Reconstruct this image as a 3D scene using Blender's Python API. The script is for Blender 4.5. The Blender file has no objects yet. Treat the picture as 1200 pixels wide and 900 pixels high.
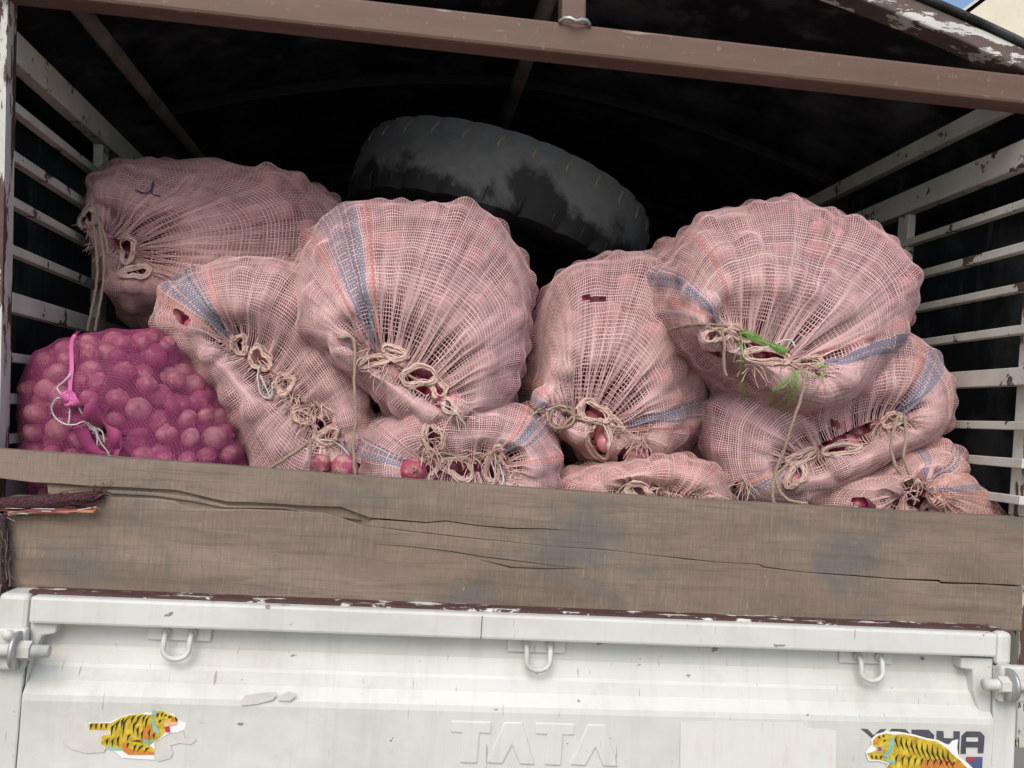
import bpy, bmesh, math, random
import numpy as np
from mathutils import Matrix, Vector
random.seed(7)
scene = bpy.context.scene
COL = scene.collection

# ---------------------------------------------------------------- camera
FPX = 1050.0                                   # focal length for a 1200 px wide picture
CAM = np.array([-.198, -1.565, 1.5])
_y = np.array([-130., -34., -FPX]); _y /= np.linalg.norm(_y)
_x = np.array([1., -.07, (-130 + 34 * .07) / FPX]); _x /= np.linalg.norm(_x)
_z = np.cross(_x, _y)
RW = np.stack([_x, _y, _z], 1)                 # world -> camera
camd = bpy.data.cameras.new('camera'); camd.sensor_width = 36; camd.lens = 36 * FPX / 1200
camd.clip_start = .05; camd.clip_end = 2000
camo = bpy.data.objects.new('camera', camd); COL.objects.link(camo)
M4 = Matrix([list(RW.T[0]) + [CAM[0]], list(RW.T[1]) + [CAM[1]], list(RW.T[2]) + [CAM[2]], [0, 0, 0, 1]])
camo.matrix_world = M4
scene.camera = camo

# ---------------------------------------------------------------- sky, sun, exposure
SUN_EL, SUN_AZ = 44, 198                       # azimuth measured from +Y clockwise: behind the camera, a little left
wd = bpy.data.worlds.new('World'); scene.world = wd; wd.use_nodes = True
nt = wd.node_tree
sky = nt.nodes.new('ShaderNodeTexSky'); sky.sky_type = 'NISHITA'; sky.sun_disc = False
sky.sun_elevation = math.radians(SUN_EL); sky.sun_rotation = math.radians(SUN_AZ)
sky.air_density = 1.0; sky.dust_density = 2.0; sky.ozone_density = 1.0
nt.links.new(sky.outputs[0], nt.nodes['Background'].inputs[0])
nt.nodes['Background'].inputs[1].default_value = .12
sl = bpy.data.lights.new('sun', 'SUN'); sl.energy = 1.3; sl.angle = math.radians(38); sl.color = (1, .95, .88)
so = bpy.data.objects.new('sun', sl); COL.objects.link(so)
_az, _el = math.radians(SUN_AZ), math.radians(SUN_EL)
sdir = Vector((math.sin(_az) * math.cos(_el), math.cos(_az) * math.cos(_el), math.sin(_el)))
so.rotation_euler = sdir.to_track_quat('Z', 'Y').to_euler()
vs = scene.view_settings
vs.view_transform = 'Standard'; vs.look = 'None'; vs.gamma = 1; vs.exposure = .60; vs.use_curve_mapping = False
scene.cycles.max_bounces = 5; scene.cycles.diffuse_bounces = 3; scene.cycles.transparent_max_bounces = 10

# ---------------------------------------------------------------- helpers
def at(x, y, Y):                               # a sight line of the photograph cut by the plane at depth Y
    d = RW.T @ np.array([x - 600., 450. - y, -FPX]); return CAM + d * (Y - CAM[1]) / d[1]
def proj(P):
    c = (np.asarray(P) - CAM) @ RW.T
    return 600 + FPX * c[..., 0] / -c[..., 2], 450 - FPX * c[..., 1] / -c[..., 2], -c[..., 2]
def tag(o, label=None, cat=None, group=None, kind=None):
    if label: o['label'] = label
    if cat: o['category'] = cat
    if group: o['group'] = group
    if kind: o['kind'] = kind
    return o
def empty(name, loc=(0, 0, 0)):
    o = bpy.data.objects.new(name, None); COL.objects.link(o); o.location = loc; o.empty_display_size = .1
    return o
class MB:
    def __init__(s): s.v = []; s.f = []; s.n = 0; s.c = []
    def add(s, V, F, c=None):
        V = [tuple(map(float, p)) for p in V]
        s.v += V; s.f += [tuple(i + s.n for i in f) for f in F]; s.n += len(V)
        if c is not None: s.c += [c] * len(V)
        return s
    def box(s, a, b):
        x0, y0, z0 = a; x1, y1, z1 = b
        V = [(x0,y0,z0),(x1,y0,z0),(x1,y1,z0),(x0,y1,z0),(x0,y0,z1),(x1,y0,z1),(x1,y1,z1),(x0,y1,z1)]
        return s.add(V, [(0,3,2,1),(4,5,6,7),(0,1,5,4),(1,2,6,5),(2,3,7,6),(3,0,4,7)])
    def bar(s, p, q, w, h, up=(0, 0, 1)):      # box section bar between two points
        p, q = Vector(p), Vector(q); d = (q - p).normalized(); u = Vector(up); r = d.cross(u).normalized(); u = r.cross(d)
        V = []
        for e in (p, q):
            for a, b in ((-1,-1),(1,-1),(1,1),(-1,1)): V.append(e + r * a * w / 2 + u * b * h / 2)
        return s.add(V, [(3,2,1,0),(4,5,6,7),(0,1,5,4),(1,2,6,5),(2,3,7,6),(3,0,4,7)])
    def tube(s, pts, r, n=7, c=None, cap=True):
        pts = [Vector(p) for p in pts]; m = len(pts)
        rr = r if hasattr(r, '__len__') else [r] * m
        t0 = (pts[1] - pts[0]).normalized(); u = t0.orthogonal().normalized(); V = []
        for i, p in enumerate(pts):
            t = (pts[min(i + 1, m - 1)] - pts[max(i - 1, 0)])
            t = t.normalized() if t.length > 1e-9 else t0
            u = u - t * u.dot(t); u = u.normalized() if u.length > 1e-6 else t.orthogonal().normalized()
            w = t.cross(u)
            for k in range(n):
                a = 2 * math.pi * k / n; V.append(p + (u * math.cos(a) + w * math.sin(a)) * rr[i])
        F = [(i * n + k, i * n + (k + 1) % n, (i + 1) * n + (k + 1) % n, (i + 1) * n + k) for i in range(m - 1) for k in range(n)]
        if cap: F += [tuple(range(n))[::-1], tuple((m - 1) * n + k for k in range(n))]
        return s.add(V, F, c)
    def lathe(s, prof, n, mtx=None):           # prof: (radius, z) pairs
        V = []; F = []
        for r, z in prof:
            for k in range(n):
                a = 2 * math.pi * k / n; p = Vector((r * math.cos(a), r * math.sin(a), z)); V.append(mtx @ p if mtx else p)
        for i in range(len(prof) - 1):
            for k in range(n): F.append((i*n+k, i*n+(k+1)%n, (i+1)*n+(k+1)%n, (i+1)*n+k))
        return s.add(V, F)
    def prism(s, poly, y0, y1):                # polygon in (x, z), thickness along y
        n = len(poly); A = sum(poly[i][0]*poly[(i+1)%n][1]-poly[(i+1)%n][0]*poly[i][1] for i in range(n))
        if A < 0: poly = poly[::-1]
        V = [(x, y0, z) for x, z in poly] + [(x, y1, z) for x, z in poly]
        F = [tuple(range(n)), tuple(range(2*n-1, n-1, -1))] + [(i, i + n, (i+1) % n + n, (i+1) % n) for i in range(n)]
        return s.add(V, F)
    def build(s, name, m, parent=None, smooth=False, bevel=0):
        me = bpy.data.meshes.new(name); me.from_pydata(s.v, [], s.f); me.update()
        if s.c:
            a = me.color_attributes.new('dye', 'FLOAT_COLOR', 'POINT'); a.data.foreach_set('color', np.array([list(c)[:3] + [1] for c in s.c], 'f').ravel())
        me.materials.append(m)
        if smooth: me.polygons.foreach_set('use_smooth', [True] * len(me.polygons))
        o = bpy.data.objects.new(name, me); COL.objects.link(o)
        if parent: o.parent = parent; o.matrix_parent_inverse = Matrix.Translation(-Vector(root_loc(parent)))
        if bevel:
            b = o.modifiers.new('bevel', 'BEVEL'); b.width = bevel; b.segments = 2; b.limit_method = 'ANGLE'; b.angle_limit = math.radians(35)
        return o
def root_loc(p): return p.location if p.type == 'EMPTY' else Vector((0, 0, 0))   # meshes with children are built in world coordinates
def grid_mesh(name, V, Q, m, parent=None, col=None, smooth=True):   # V (n,3) Q (m,4) numpy
    me = bpy.data.meshes.new(name); nq = len(Q)
    me.vertices.add(len(V)); me.vertices.foreach_set('co', V.astype('f').ravel())
    me.loops.add(nq * 4); me.loops.foreach_set('vertex_index', Q.astype('i').ravel())
    me.polygons.add(nq); me.polygons.foreach_set('loop_start', np.arange(0, nq * 4, 4, dtype='i'))
    me.update(calc_edges=True); me.validate()
    if smooth: me.polygons.foreach_set('use_smooth', [True] * len(me.polygons))
    if col is not None:
        a = me.color_attributes.new('dye', 'FLOAT_COLOR', 'POINT')
        a.data.foreach_set('color', np.concatenate([col, np.ones((len(col), 1))], 1).astype('f').ravel())
    me.materials.append(m)
    o = bpy.data.objects.new(name, me); COL.objects.link(o)
    if parent: o.parent = parent; o.matrix_parent_inverse = Matrix.Translation(-Vector(root_loc(parent)))
    return o

# ---------------------------------------------------------------- materials
class NT:
    def __init__(s, name):
        s.m = bpy.data.materials.new(name); s.m.use_nodes = True; s.t = s.m.node_tree
        s.b = s.t.nodes['Principled BSDF']; s.b.inputs['Specular IOR Level'].default_value = .3
        s.co = s.t.nodes.new('ShaderNodeTexCoord')
    def link(s, a, b): s.t.links.new(a, b)
    def map(s, scale=(1, 1, 1), src='Object', loc=(0, 0, 0)):
        n = s.t.nodes.new('ShaderNodeMapping'); n.inputs['Scale'].default_value = scale; n.inputs['Location'].default_value = loc
        s.link(s.co.outputs[src], n.inputs[0]); return n.outputs[0]
    def noise(s, scale, detail=4, rough=.6, vec=None, dist=0):
        n = s.t.nodes.new('ShaderNodeTexNoise'); n.inputs['Scale'].default_value = scale; n.inputs['Detail'].default_value = detail
        n.inputs['Roughness'].default_value = rough; n.inputs['Distortion'].default_value = dist
        s.link(vec if vec is not None else s.map(), n.inputs['Vector']); return n.outputs['Fac']
    def ramp(s, fac, stops, interp='LINEAR'):
        n = s.t.nodes.new('ShaderNodeValToRGB'); e = n.color_ramp; e.interpolation = interp
        while len(e.elements) < len(stops): e.elements.new(.5)
        for el, (p, c) in zip(e.elements, stops):
            el.position = p; el.color = (c, c, c, 1) if not hasattr(c, '__len__') else tuple(c) + (1,)
        s.link(fac, n.inputs[0]); return n.outputs[0]
    def mix(s, fac, a, b, mode='MIX'):
        n = s.t.nodes.new('ShaderNodeMix'); n.data_type = 'RGBA'; n.blend_type = mode
        for i, v in ((0, fac), (6, a), (7, b)):
            if hasattr(v, 'is_linked') or hasattr(v, 'links'): s.link(v, n.inputs[i])
            elif i == 0: n.inputs[0].default_value = v
            else: n.inputs[i].default_value = tuple(v) + (1,)
        return n.outputs[2]
    def math(s, op, a, b=0.):
        n = s.t.nodes.new('ShaderNodeMath'); n.operation = op
        for i, v in enumerate((a, b)):
            if hasattr(v, 'links'): s.link(v, n.inputs[i])
            else: n.inputs[i].default_value = v
        return n.outputs[0]
    def color(s, c):
        if hasattr(c, 'links'): s.link(c, s.b.inputs['Base Color'])
        else: s.b.inputs['Base Color'].default_value = tuple(c) + (1,)
        return s
    def rough(s, r):
        if hasattr(r, 'links'): s.link(r, s.b.inputs['Roughness'])
        else: s.b.inputs['Roughness'].default_value = r
        return s
    def bump(s, h, strength=.3, dist=.002):
        n = s.t.nodes.new('ShaderNodeBump'); n.inputs['Strength'].default_value = strength; n.inputs['Distance'].default_value = dist
        s.link(h, n.inputs['Height']); s.link(n.outputs[0], s.b.inputs['Normal']); return s
    def attr(s, name='dye'):
        n = s.t.nodes.new('ShaderNodeAttribute'); n.attribute_name = name; return n.outputs['Color']

def m_plain(name, c, rough=.6, spec=.3, var=.25, scale=30, metal=0):
    t = NT(name); n = t.noise(scale)
    t.color(t.mix(t.ramp(n, [(.3, 0), (.7, 1)]), [x * (1 - var) for x in c], [min(1, x * (1 + var)) for x in c])).rough(rough)
    t.b.inputs['Specular IOR Level'].default_value = spec; t.b.inputs['Metallic'].default_value = metal
    t.bump(n, .15, .001); return t.m
def loc_(t): return t.map((1, 1, 1.5), loc=(4, 2, 9))
def m_white_paint():                            # scuffed white truck paint
    t = NT('white_truck_paint')
    big = t.noise(3.2, 5, .6); base = t.mix(t.ramp(big, [(.35, 0), (.7, 1)]), (.60, .60, .555), (.68, .68, .635))
    drip = t.noise(1, 4, .6, t.map((38, 10, 2.2))); base = t.mix(t.ramp(drip, [(.52, 0), (.75, .5)]), base, (.50, .49, .43))
    gr = t.noise(2.3, 7, .7, loc_(t)); base = t.mix(t.ramp(gr, [(.45, 0), (.66, .6)]), base, (.47, .45, .385))
    blot = t.noise(9, 6, .7); base = t.mix(t.ramp(blot, [(.57, 0), (.72, .45)]), base, (.48, .45, .38))
    scr = t.noise(1, 3, .5, t.map((160, 30, 14), loc=(3, 1, 2))); base = t.mix(t.ramp(scr, [(.70, 0), (.73, .7)]), base, (.25, .22, .19))
    chip = t.noise(34, 4, .55, t.map((.8, 1, 1.6))); base = t.mix(t.ramp(chip, [(.71, 0), (.73, .8)]), base, (.17, .13, .11))
    t.color(base).rough(t.ramp(big, [(.3, .38), (.8, .6)])).bump(chip, .1, .001); return t.m
def m_peel(name, thr, paint=(.60, .585, .52), rust=(.085, .05, .038), sc=(6, 6, 6)):   # paint peeling from rusty steel
    t = NT(name); a = t.noise(3, 7, .68, t.map(sc)); b = t.noise(45, 4, .6)
    k = t.math('ADD', a, t.math('MULTIPLY', t.math('SUBTRACT', b, .5), .12))
    fac = t.ramp(k, [(thr, 0), (thr + .012, 1)])
    dirt = t.noise(14, 5, .6); p = t.mix(t.ramp(dirt, [(.4, 0), (.75, .6)]), paint, [x * .62 for x in paint])
    r = t.mix(b, [x * .6 for x in rust], [x * 1.7 for x in rust])
    t.color(t.mix(fac, p, r)).rough(.65).bump(fac, .5, -.0012); return t.m
def m_brown_steel():
    t = NT('brown_steel'); a = t.noise(2.5, 6, .65, t.map((1.2, 8, 8))); b = t.noise(70, 4, .6)
    c = t.mix(a, (.095, .052, .038), (.20, .125, .095)); c = t.mix(t.ramp(b, [(.62, 0), (.75, .5)]), c, (.33, .27, .24))
    s = t.noise(1, 3, .5, t.map((9, 30, 60))); c = t.mix(t.ramp(s, [(.68, 0), (.74, .55)]), c, (.36, .30, .26))
    t.color(c).rough(.55).bump(b, .25, .001); return t.m
def m_wood():
    t = NT('weathered_plank_wood')
    g = t.noise(1, 8, .68, t.map((2.6, 12, 11)), dist=.8); c = t.mix(t.ramp(g, [(.3, 0), (.72, 1)]), (.185, .136, .10), (.315, .245, .19))
    k = t.noise(7, 4, .6, t.map((1, 1, 1), loc=(2, 5, 1))); km = t.ramp(k, [(.38, .15), (.62, 1)])
    saw = t.noise(1, 6, .72, t.map((210, 1, 16))); c = t.mix(t.math('MULTIPLY', t.ramp(saw, [(.38, .45), (.55, 0)]), km), c, (.13, .108, .09))
    saw2 = t.noise(1, 4, .65, t.map((300, 1, 18), loc=(5, 2, 1))); c = t.mix(t.math('MULTIPLY', t.ramp(saw2, [(.6, 0), (.72, .8)]), km), c, (.42, .365, .31))
    st = t.noise(4.2, 5, .62, t.map((1, 1, 1.6))); c = t.mix(t.ramp(st, [(.52, 0), (.64, .7)]), c, (.135, .132, .122))
    st2 = t.noise(5, 5, .62, t.map((1, 1, 1.4), loc=(7, 0, 3))); c = t.mix(t.ramp(st2, [(.55, 0), (.72, .5)]), c, (.29, .195, .145))
    wh = t.noise(30, 7, .78, t.map((1, 1, .6))); c = t.mix(t.ramp(wh, [(.665, 0), (.71, .55)]), c, (.52, .48, .42))
    gr = t.noise(1, 6, .7, t.map((5, 30, 90)), dist=1.2); c = t.mix(t.ramp(gr, [(.36, .42), (.49, 0)]), c, (.12, .09, .07))
    t.color(c).rough(.85).bump(t.math('ADD', t.math('MULTIPLY', saw, 1.5), g), .7, .003); return t.m
def m_tarp():
    t = NT('black_tarpaulin'); a = t.noise(4, 6, .65, t.map((1, 1, .8))); b = t.noise(1, 4, .6, t.map((14, 14, 2.2)))
    c = t.mix(t.ramp(a, [(.48, 0), (.72, 1)]), (.014, .015, .016), (.12, .126, .13))
    c = t.mix(t.ramp(b, [(.58, 0), (.75, .7)]), c, (.13, .136, .14))
    t.color(c).rough(.6).bump(a, .4, .01); return t.m
def m_net(name='net_thread', dirt=(.30, .20, .15)):
    t = NT(name); d = t.attr(); n = t.noise(7, 5, .65); f = t.noise(400, 2, .5)
    c = t.mix(t.ramp(n, [(.5, 0), (.78, .5)]), d, dirt); c = t.mix(t.ramp(f, [(.35, .22), (.6, 0)]), c, [x * .55 for x in (.5, .35, .3)])
    t.color(c).rough(.92); t.b.inputs['Specular IOR Level'].default_value = .1; return t.m
def m_onion(name, obj=True):
    t = NT(name); oi = t.t.nodes.new('ShaderNodeObjectInfo'); rnd = oi.outputs['Random']
    n = t.noise(1, 5, .7, t.map((7, 7, .9) if obj else (150, 150, 60))); k = t.noise(1.6 if obj else 22, 5, .65)
    c = t.mix(t.ramp(n, [(.3, 0), (.7, 1)]), (.17, .022, .05), (.40, .085, .125)) if obj else t.mix(t.ramp(n, [(.3, .25), (.7, 0)]), t.attr(), (.16, .02, .04))
    if obj: c = t.mix(.55, c, t.ramp(rnd, [(0, (.16, .03, .075)), (.35, (.30, .075, .11)), (.7, (.40, .15, .18)), (1, (.46, .26, .24))]))
    kk = t.math('ADD', k, t.math('MULTIPLY', t.math('SUBTRACT', rnd, .5), .16)) if obj else k
    c = t.mix(t.ramp(kk, [(.5, 0), (.62, .75 if obj else .25)]), c, (.56, .33, .31))
    if obj:
        sp = t.t.nodes.new('ShaderNodeSeparateXYZ'); t.link(t.co.outputs['Object'], sp.inputs[0])
        e = t.math('ADD', t.math('ABSOLUTE', sp.outputs['Z']), t.math('MULTIPLY', t.math('SUBTRACT', n, .5), .9)); c = t.mix(t.ramp(e, [(.72, 0), (1.05, .7)]), c, (.44, .29, .21))
    t.color(c).rough(.34).bump(n, .35, .02 if obj else .001); t.b.inputs['Specular IOR Level'].default_value = .5; return t.m
def m_rubber():
    t = NT('worn_tyre_rubber')
    a = t.noise(5.5, 5, .6, dist=.4); b = t.noise(26, 4, .6)
    sp = t.t.nodes.new('ShaderNodeSeparateXYZ'); t.link(t.co.outputs['Object'], sp.inputs[0])
    k = t.math('ADD', a, t.math('MULTIPLY', sp.outputs['Z'], 2.2))
    f = t.ramp(t.math('ADD', k, t.math('MULTIPLY', t.math('SUBTRACT', b, .5), .10)), [(.36, 0), (.46, 1)])
    c = t.mix(f, (.013, .014, .015), t.mix(b, (.055, .06, .062), (.13, .137, .138)))
    t.color(c).rough(t.ramp(f, [(0, .75), (1, .85)])).bump(b, .2, .002); return t.m
WHITE = m_white_paint(); RACK = m_peel('peeling_rack_paint', .595, (.60, .585, .51)); POST = m_peel('flaking_post_paint', .50, sc=(10, 10, 1.6))
ARCH = m_peel('flaking_arch_paint', .455, (.66, .65, .60), (.11, .08, .065), (3, 9, 14)); STEEL = m_brown_steel(); WOOD = m_wood(); TARP = m_tarp()
RUSTRIM = m_peel('rusty_lip', .42, (.7, .69, .64), (.07, .035, .03), (7, 20, 20))
NET = m_net(); TWINE = m_net('jute_twine', (.22, .17, .12)); ONION = m_onion('red_onion_skin'); FILL = m_onion('packed_onion_skin', False); RUBBER = m_rubber()
BOLT = m_plain('zinc_bolt', (.42, .42, .40), .4, .5, .2, 60, .6); GALV = m_plain('dirty_cream_paint', (.55, .545, .49), .55, .3, .2, 25)
DARK = m_plain('black_paint_and_shade', (.02, .02, .02), .6)
# ---------------------------------------------------------------- setting
def m_ground():
    t = NT('dusty_ground'); a = t.noise(.8, 6, .6); b = t.noise(60, 4, .6)
    t.color(t.mix(a, (.19, .165, .135), (.30, .27, .23))).rough(.9).bump(b, .4, .01); return t.m
b = MB(); n = 24
xs = np.concatenate([-np.geomspace(600, 2, 12), np.geomspace(2, 600, 12)])
V = [(x, y, 0) for y in xs for x in xs]; F = [(j*n+i, j*n+i+1, (j+1)*n+i+1, (j+1)*n+i) for j in range(n-1) for i in range(n-1)]
tag(b.add(V, F).build('ground', m_ground()), kind='structure')

# cream building that shows above the canopy's right shoulder
CREAM = m_plain('cream_render', (.70, .64, .50), .8, .2, .06, 3); GLASS = m_plain('dark_window_glass', (.03, .04, .05), .1, .5, .1, 3)
c0 = at(1137, 14, 16.0); bx, bz = float(c0[0]), float(c0[2])
bl = empty('cream_building', (bx + 5, 18, 0)); tag(bl, 'cream rendered building behind the truck at the top right corner', 'building')
b = MB(); b.prism([(bx, 0), (bx + 10, 0), (bx + 10, bz + 2.6), (bx + 3, bz + 2.6), (bx, bz)], 16, 23); b.build('wall', CREAM, bl)
b = MB(); b.add([(bx - .1, 15.95, bz + .03), (bx + 3, 15.95, bz + 2.68), (bx + 3, 23, bz + 2.68), (bx - .1, 23, bz + .03)], [(0, 1, 2, 3)])
b.box((bx + 3, 15.95, bz + 2.602), (bx + 10.05, 23.05, bz + 2.7)); b.build('roof', CREAM, bl)
for i in range(3):
    for k in range(2):
        x = bx + 1.3 + 2.9 * i; z = 1.0 + 3 * k
        w = MB().box((x, 15.94, z), (x + 1.3, 15.998, z + 1.4)).build('window', GALV, bl)
        MB().box((x + .08, 15.925, z + .08), (x + 1.22, 15.939, z + 1.32)).build('pane', GLASS, w)

# ---------------------------------------------------------------- the truck
XL, XR = -.85, .95
XC = (XL + XR) / 2
truck = empty('pickup_truck', (XC, 1.1, 0))
tag(truck, 'white cargo truck with scuffed tailgate, slatted side racks and brown canopy frame', 'truck')
ZF = 1.02
MB().box((XL - .02, .0, ZF - .05), (XR + .02, 2.5, ZF)).build('bed_floor', DARK, truck)
for x, s in ((XL - .05, -1), (XR + .012, 1)):
    MB().box((x, .055, .74), (x + .038, 2.5, 1.36)).build('side_panel', WHITE, truck, bevel=.006)
MB().box((XL, 2.46, ZF), (XR, 2.5, 2.1)).build('headboard', DARK, truck)
MB().box((XC - .45, -.02, .55), (XC - .32, 4.3, .72)).box((XC + .32, -.02, .55), (XC + .45, 4.3, .72)).build('chassis_rail', DARK, truck)
MB().box((XC - .8, -.02, .5), (XC + .8, .06, .62)).build('bumper', DARK, truck, bevel=.01)
cab = MB().prism([(XC - .82, .6), (XC + .82, .6), (XC + .84, 1.2), (XC + .72, 1.95), (XC - .72, 1.95), (XC - .84, 1.2)], 2.62, 4.2).build('cab', WHITE, truck, bevel=.06)
for sx in (-1, 1):
    for y in (.85, 3.6):
        mt = Matrix.Translation((XC + sx * .74, y, .37)) @ Matrix.Rotation(math.pi / 2, 4, 'Y')
        w = MB().lathe([(.2, -.08), (.3, -.1), (.355, -.085), (.37, -.05), (.37, .05), (.355, .085), (.3, .1), (.2, .08)], 32, mt).build('wheel', RUBBER, truck, True)
        MB().lathe([(.001, .03 * sx), (.1, .04 * sx), (.17, -.0), (.2, .075 * sx), (.2, -.075 * sx)], 24, mt).build('rim', GALV, w, True)

# tailgate: pressed steel profile run across the width
TX0, TX1 = -.739, .858
prof = [(-.078, 1.143), (-.070, 1.135), (-.071, 1.104), (-.0745, 1.100), (-.080, 1.078), (-.084, 1.0735), (-.089, 1.054), (-.0935, 1.0495), (-.105, 1.036), (-.1065, 1.027), (-.1056, 1.012), (-.1042, .98), (-.104, .93), (-.104, .76), (-.100, .748), (-.06, .745)]
nx = 60; b = MB(); V = []
rng = np.random.RandomState(3)
wob = np.convolve(rng.randn(nx + 20), np.ones(9) / 9, 'same')[10:10 + nx] * .0006
for i in range(nx):
    x = TX0 + (TX1 - TX0) * i / (nx - 1)
    for (y, z) in prof: V.append((x, y + (wob[i] if z < 1.1 else 0), z))
m = len(prof); F = [(i*m+k, (i+1)*m+k, (i+1)*m+k+1, i*m+k+1) for i in range(nx - 1) for k in range(m - 1)]
V2 = [(TX0, -.03, .745), (TX1, -.03, .745), (TX1, -.03, 1.143), (TX0, -.03, 1.143)]
b.add(V, F); b.add(V2, [(3, 2, 1, 0)])
tg = b.build('tailgate', WHITE, truck, True)
tg.data.polygons.foreach_set('use_smooth', [True] * len(tg.data.polygons))
md = tg.modifiers.new('split', 'EDGE_SPLIT'); md.split_angle = math.radians(11)
# folded top rim with a welded seam
sx = float(at(565, 715, -.1)[0])
rm = MB().box((TX0, -.108, 1.143), (TX1, -.04, 1.184)).build('rim', WHITE, tg, bevel=.0045)
MB().box((sx - .0006, -.1084, 1.1445), (sx + .0006, -.106, 1.181)).build('rim_seam', DARK, tg)
MB().box((TX0 - .01, -.089, 1.1843), (TX1 + .02, -.003, 1.1885)).build('top_lip', RUSTRIM, tg)
def pxz(x, y, Y=-.108): p = at(x, y, Y); return float(p[0]), float(p[2])
# corner caps and side frames of the gate
for xa, xb in ((-.787, TX0 - .002), (TX1 + .002, .889)):
    MB().box((xa, -.104, 1.128), (xb, -.03, 1.186)).build('corner_cap', WHITE, tg, bevel=.008)
for xa, xb in ((-.80, -.742), (.861, .905)):
    MB().box((xa, -.100, .74), (xb, -.03, 1.126)).build('side_frame', WHITE, tg, bevel=.003)
MB().prism([(-.7405, 1.1425), (-.700, 1.1425), (-.702, 1.126), (-.722, 1.122), (-.734, 1.085), (-.7405, 1.03)], -.096, -.065).build('gusset', WHITE, tg, bevel=.003)
MB().prism([(.8595, 1.1385), (.80, 1.1385), (.80, 1.119), (.822, 1.117), (.826, 1.08), (.846, 1.02), (.8595, 1.0)], -.096, -.065).build('gusset', WHITE, tg, bevel=.003)
# rope hooks
for (px, py) in ((210, 738), (631, 752), (1019, 768)):
    x, z = pxz(px, py, -.085)
    pl = MB().box((x - .05, -.0775, 1.117), (x + .048, -.0705, 1.1385)).build('hook_plate', WHITE, tg, bevel=.002)
    pts = [(x - .02, -.075, 1.131), (x - .02, -.088, 1.130), (x - .0195, -.094, 1.122)]
    for k in range(13):
        a = math.pi + math.pi * k / 12; pts.append((x + .0195 * math.cos(a), -.096 - .002 * math.sin(-a), 1.108 + .0145 * math.sin(a)))
    pts += [(x + .0195, -.094, 1.122), (x + .02, -.088, 1.130), (x + .02, -.075, 1.131)]
    MB().tube(pts, .0042, 9).build('hook', GALV, pl, True)
    for d in (-1, 1): MB().lathe([(.0001, 0), (.007, .001), (.0075, .006), (.0001, .0065)], 12, Matrix.Translation((x + d * .02, -.0778, 1.131)) @ Matrix.Rotation(math.pi / 2, 4, 'X')).build('weld', GALV, pl, True)
# side latches: plate, pin, washer, nut
for sgn, (px, py) in ((-1, (20, 760)), (1, (1180, 801))):
    x, z = pxz(px, py, -.115)
    lt = MB().box((x - .035 if sgn < 0 else x - .014, -.118, z - .032), (x + .012 if sgn < 0 else x + .045, -.1, z + .03)).build('latch', GALV, tg, bevel=.004)
    R = Matrix.Translation((x, -.125, z)) @ Matrix.Rotation(math.pi / 2, 4, 'Y')
    MB().lathe([(.0001, -.05), (.0095, -.05), (.0095, .05), (.0001, .05)], 16, R).build('pin', GALV, lt, True)
    MB().lathe([(.0001, -.003), (.028, -.003), (.029, 0), (.028, .003), (.0001, .003)], 24, R @ Matrix.Translation((0, 0, -sgn * .004))).build('washer', BOLT, lt, True)
    MB().lathe([(.0001, -.009), (.015, -.009), (.015, .009), (.0001, .009)], 6, R @ Matrix.Translation((0, 0, -sgn * .016))).build('nut', GALV, lt)
    MB().lathe([(.0001, -.006), (.009, -.005), (.009, .006), (.0001, .006)], 12, R @ Matrix.Translation((0, 0, -sgn * .031))).build('bolt_end', BOLT, lt, True)
    if sgn < 0: MB().lathe([(.0001, 0), (.008, .001), (.008, .006), (.0001, .008)], 12, Matrix.Translation((x - .012, -.118, z + .021)) @ Matrix.Rotation(math.pi / 2, 4, 'X')).build('rivet', GALV, lt, True)
# embossed letters TATA
def poly_px(pts, k, ox, oy, Y): return [pxz(ox + x / k, oy + y / k, Y) for x, y in pts]
T1 = [(383, 492), (527, 495), (526, 540), (487, 538), (478, 643), (417, 641), (425, 537), (384, 534)]
A1 = [(572, 497), (636, 497), (680, 648), (627, 646), (600, 580), (566, 645), (511, 641)]
T2 = [(679, 498), (820, 503), (818, 545), (780, 543), (772, 651), (713, 648), (722, 543), (681, 540)]
A2 = [(866, 504), (928, 506), (974, 655), (920, 653), (893, 588), (858, 652), (803, 648)]
for p in (T1, A1, T2, A2):
    o = MB().prism(poly_px(p, 3, 400, 680, -.105), -.1072, -.102).build('embossed_letter', WHITE, tg, bevel=.0022)
# flat print: model lettering, tiger stickers, residue
def flat(name, polys, k, ox, oy, Y, m, parent):   # thin printed film; stripes stay one piece of print
    if 'stripe' in name:
        b = MB()
        for p in polys: b.prism(poly_px(p, k, ox, oy, Y), Y - .0004, Y)
        return tag(b.build(name, m, parent), kind='stuff')
    for p in polys: o = MB().prism(poly_px(p, k, ox, oy, Y), Y - .0004, Y).build(name, m, parent)
    return o
INK = m_plain('grey_print_ink', (.075, .08, .095), .45, .3, .25, 40); YEL = m_plain('tiger_yellow_print', (.55, .40, .035), .45, .4, .45, 90)
ORG = m_plain('tiger_orange_print', (.60, .22, .04), .4, .4, .25, 50); BLK = m_plain('stripe_black_print', (.035, .028, .02), .4, .4, .2, 50)
TEAL = m_plain('tiger_teal_print', (.25, .46, .38), .4, .4, .25, 50); STW = m_plain('sticker_white', (.82, .82, .80), .4, .4, .05, 20)
RES = m_plain('sticker_residue', (.60, .575, .52), .8, .2, .08, 40); REDP = m_plain('red_print', (.45, .05, .05), .4)
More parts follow.
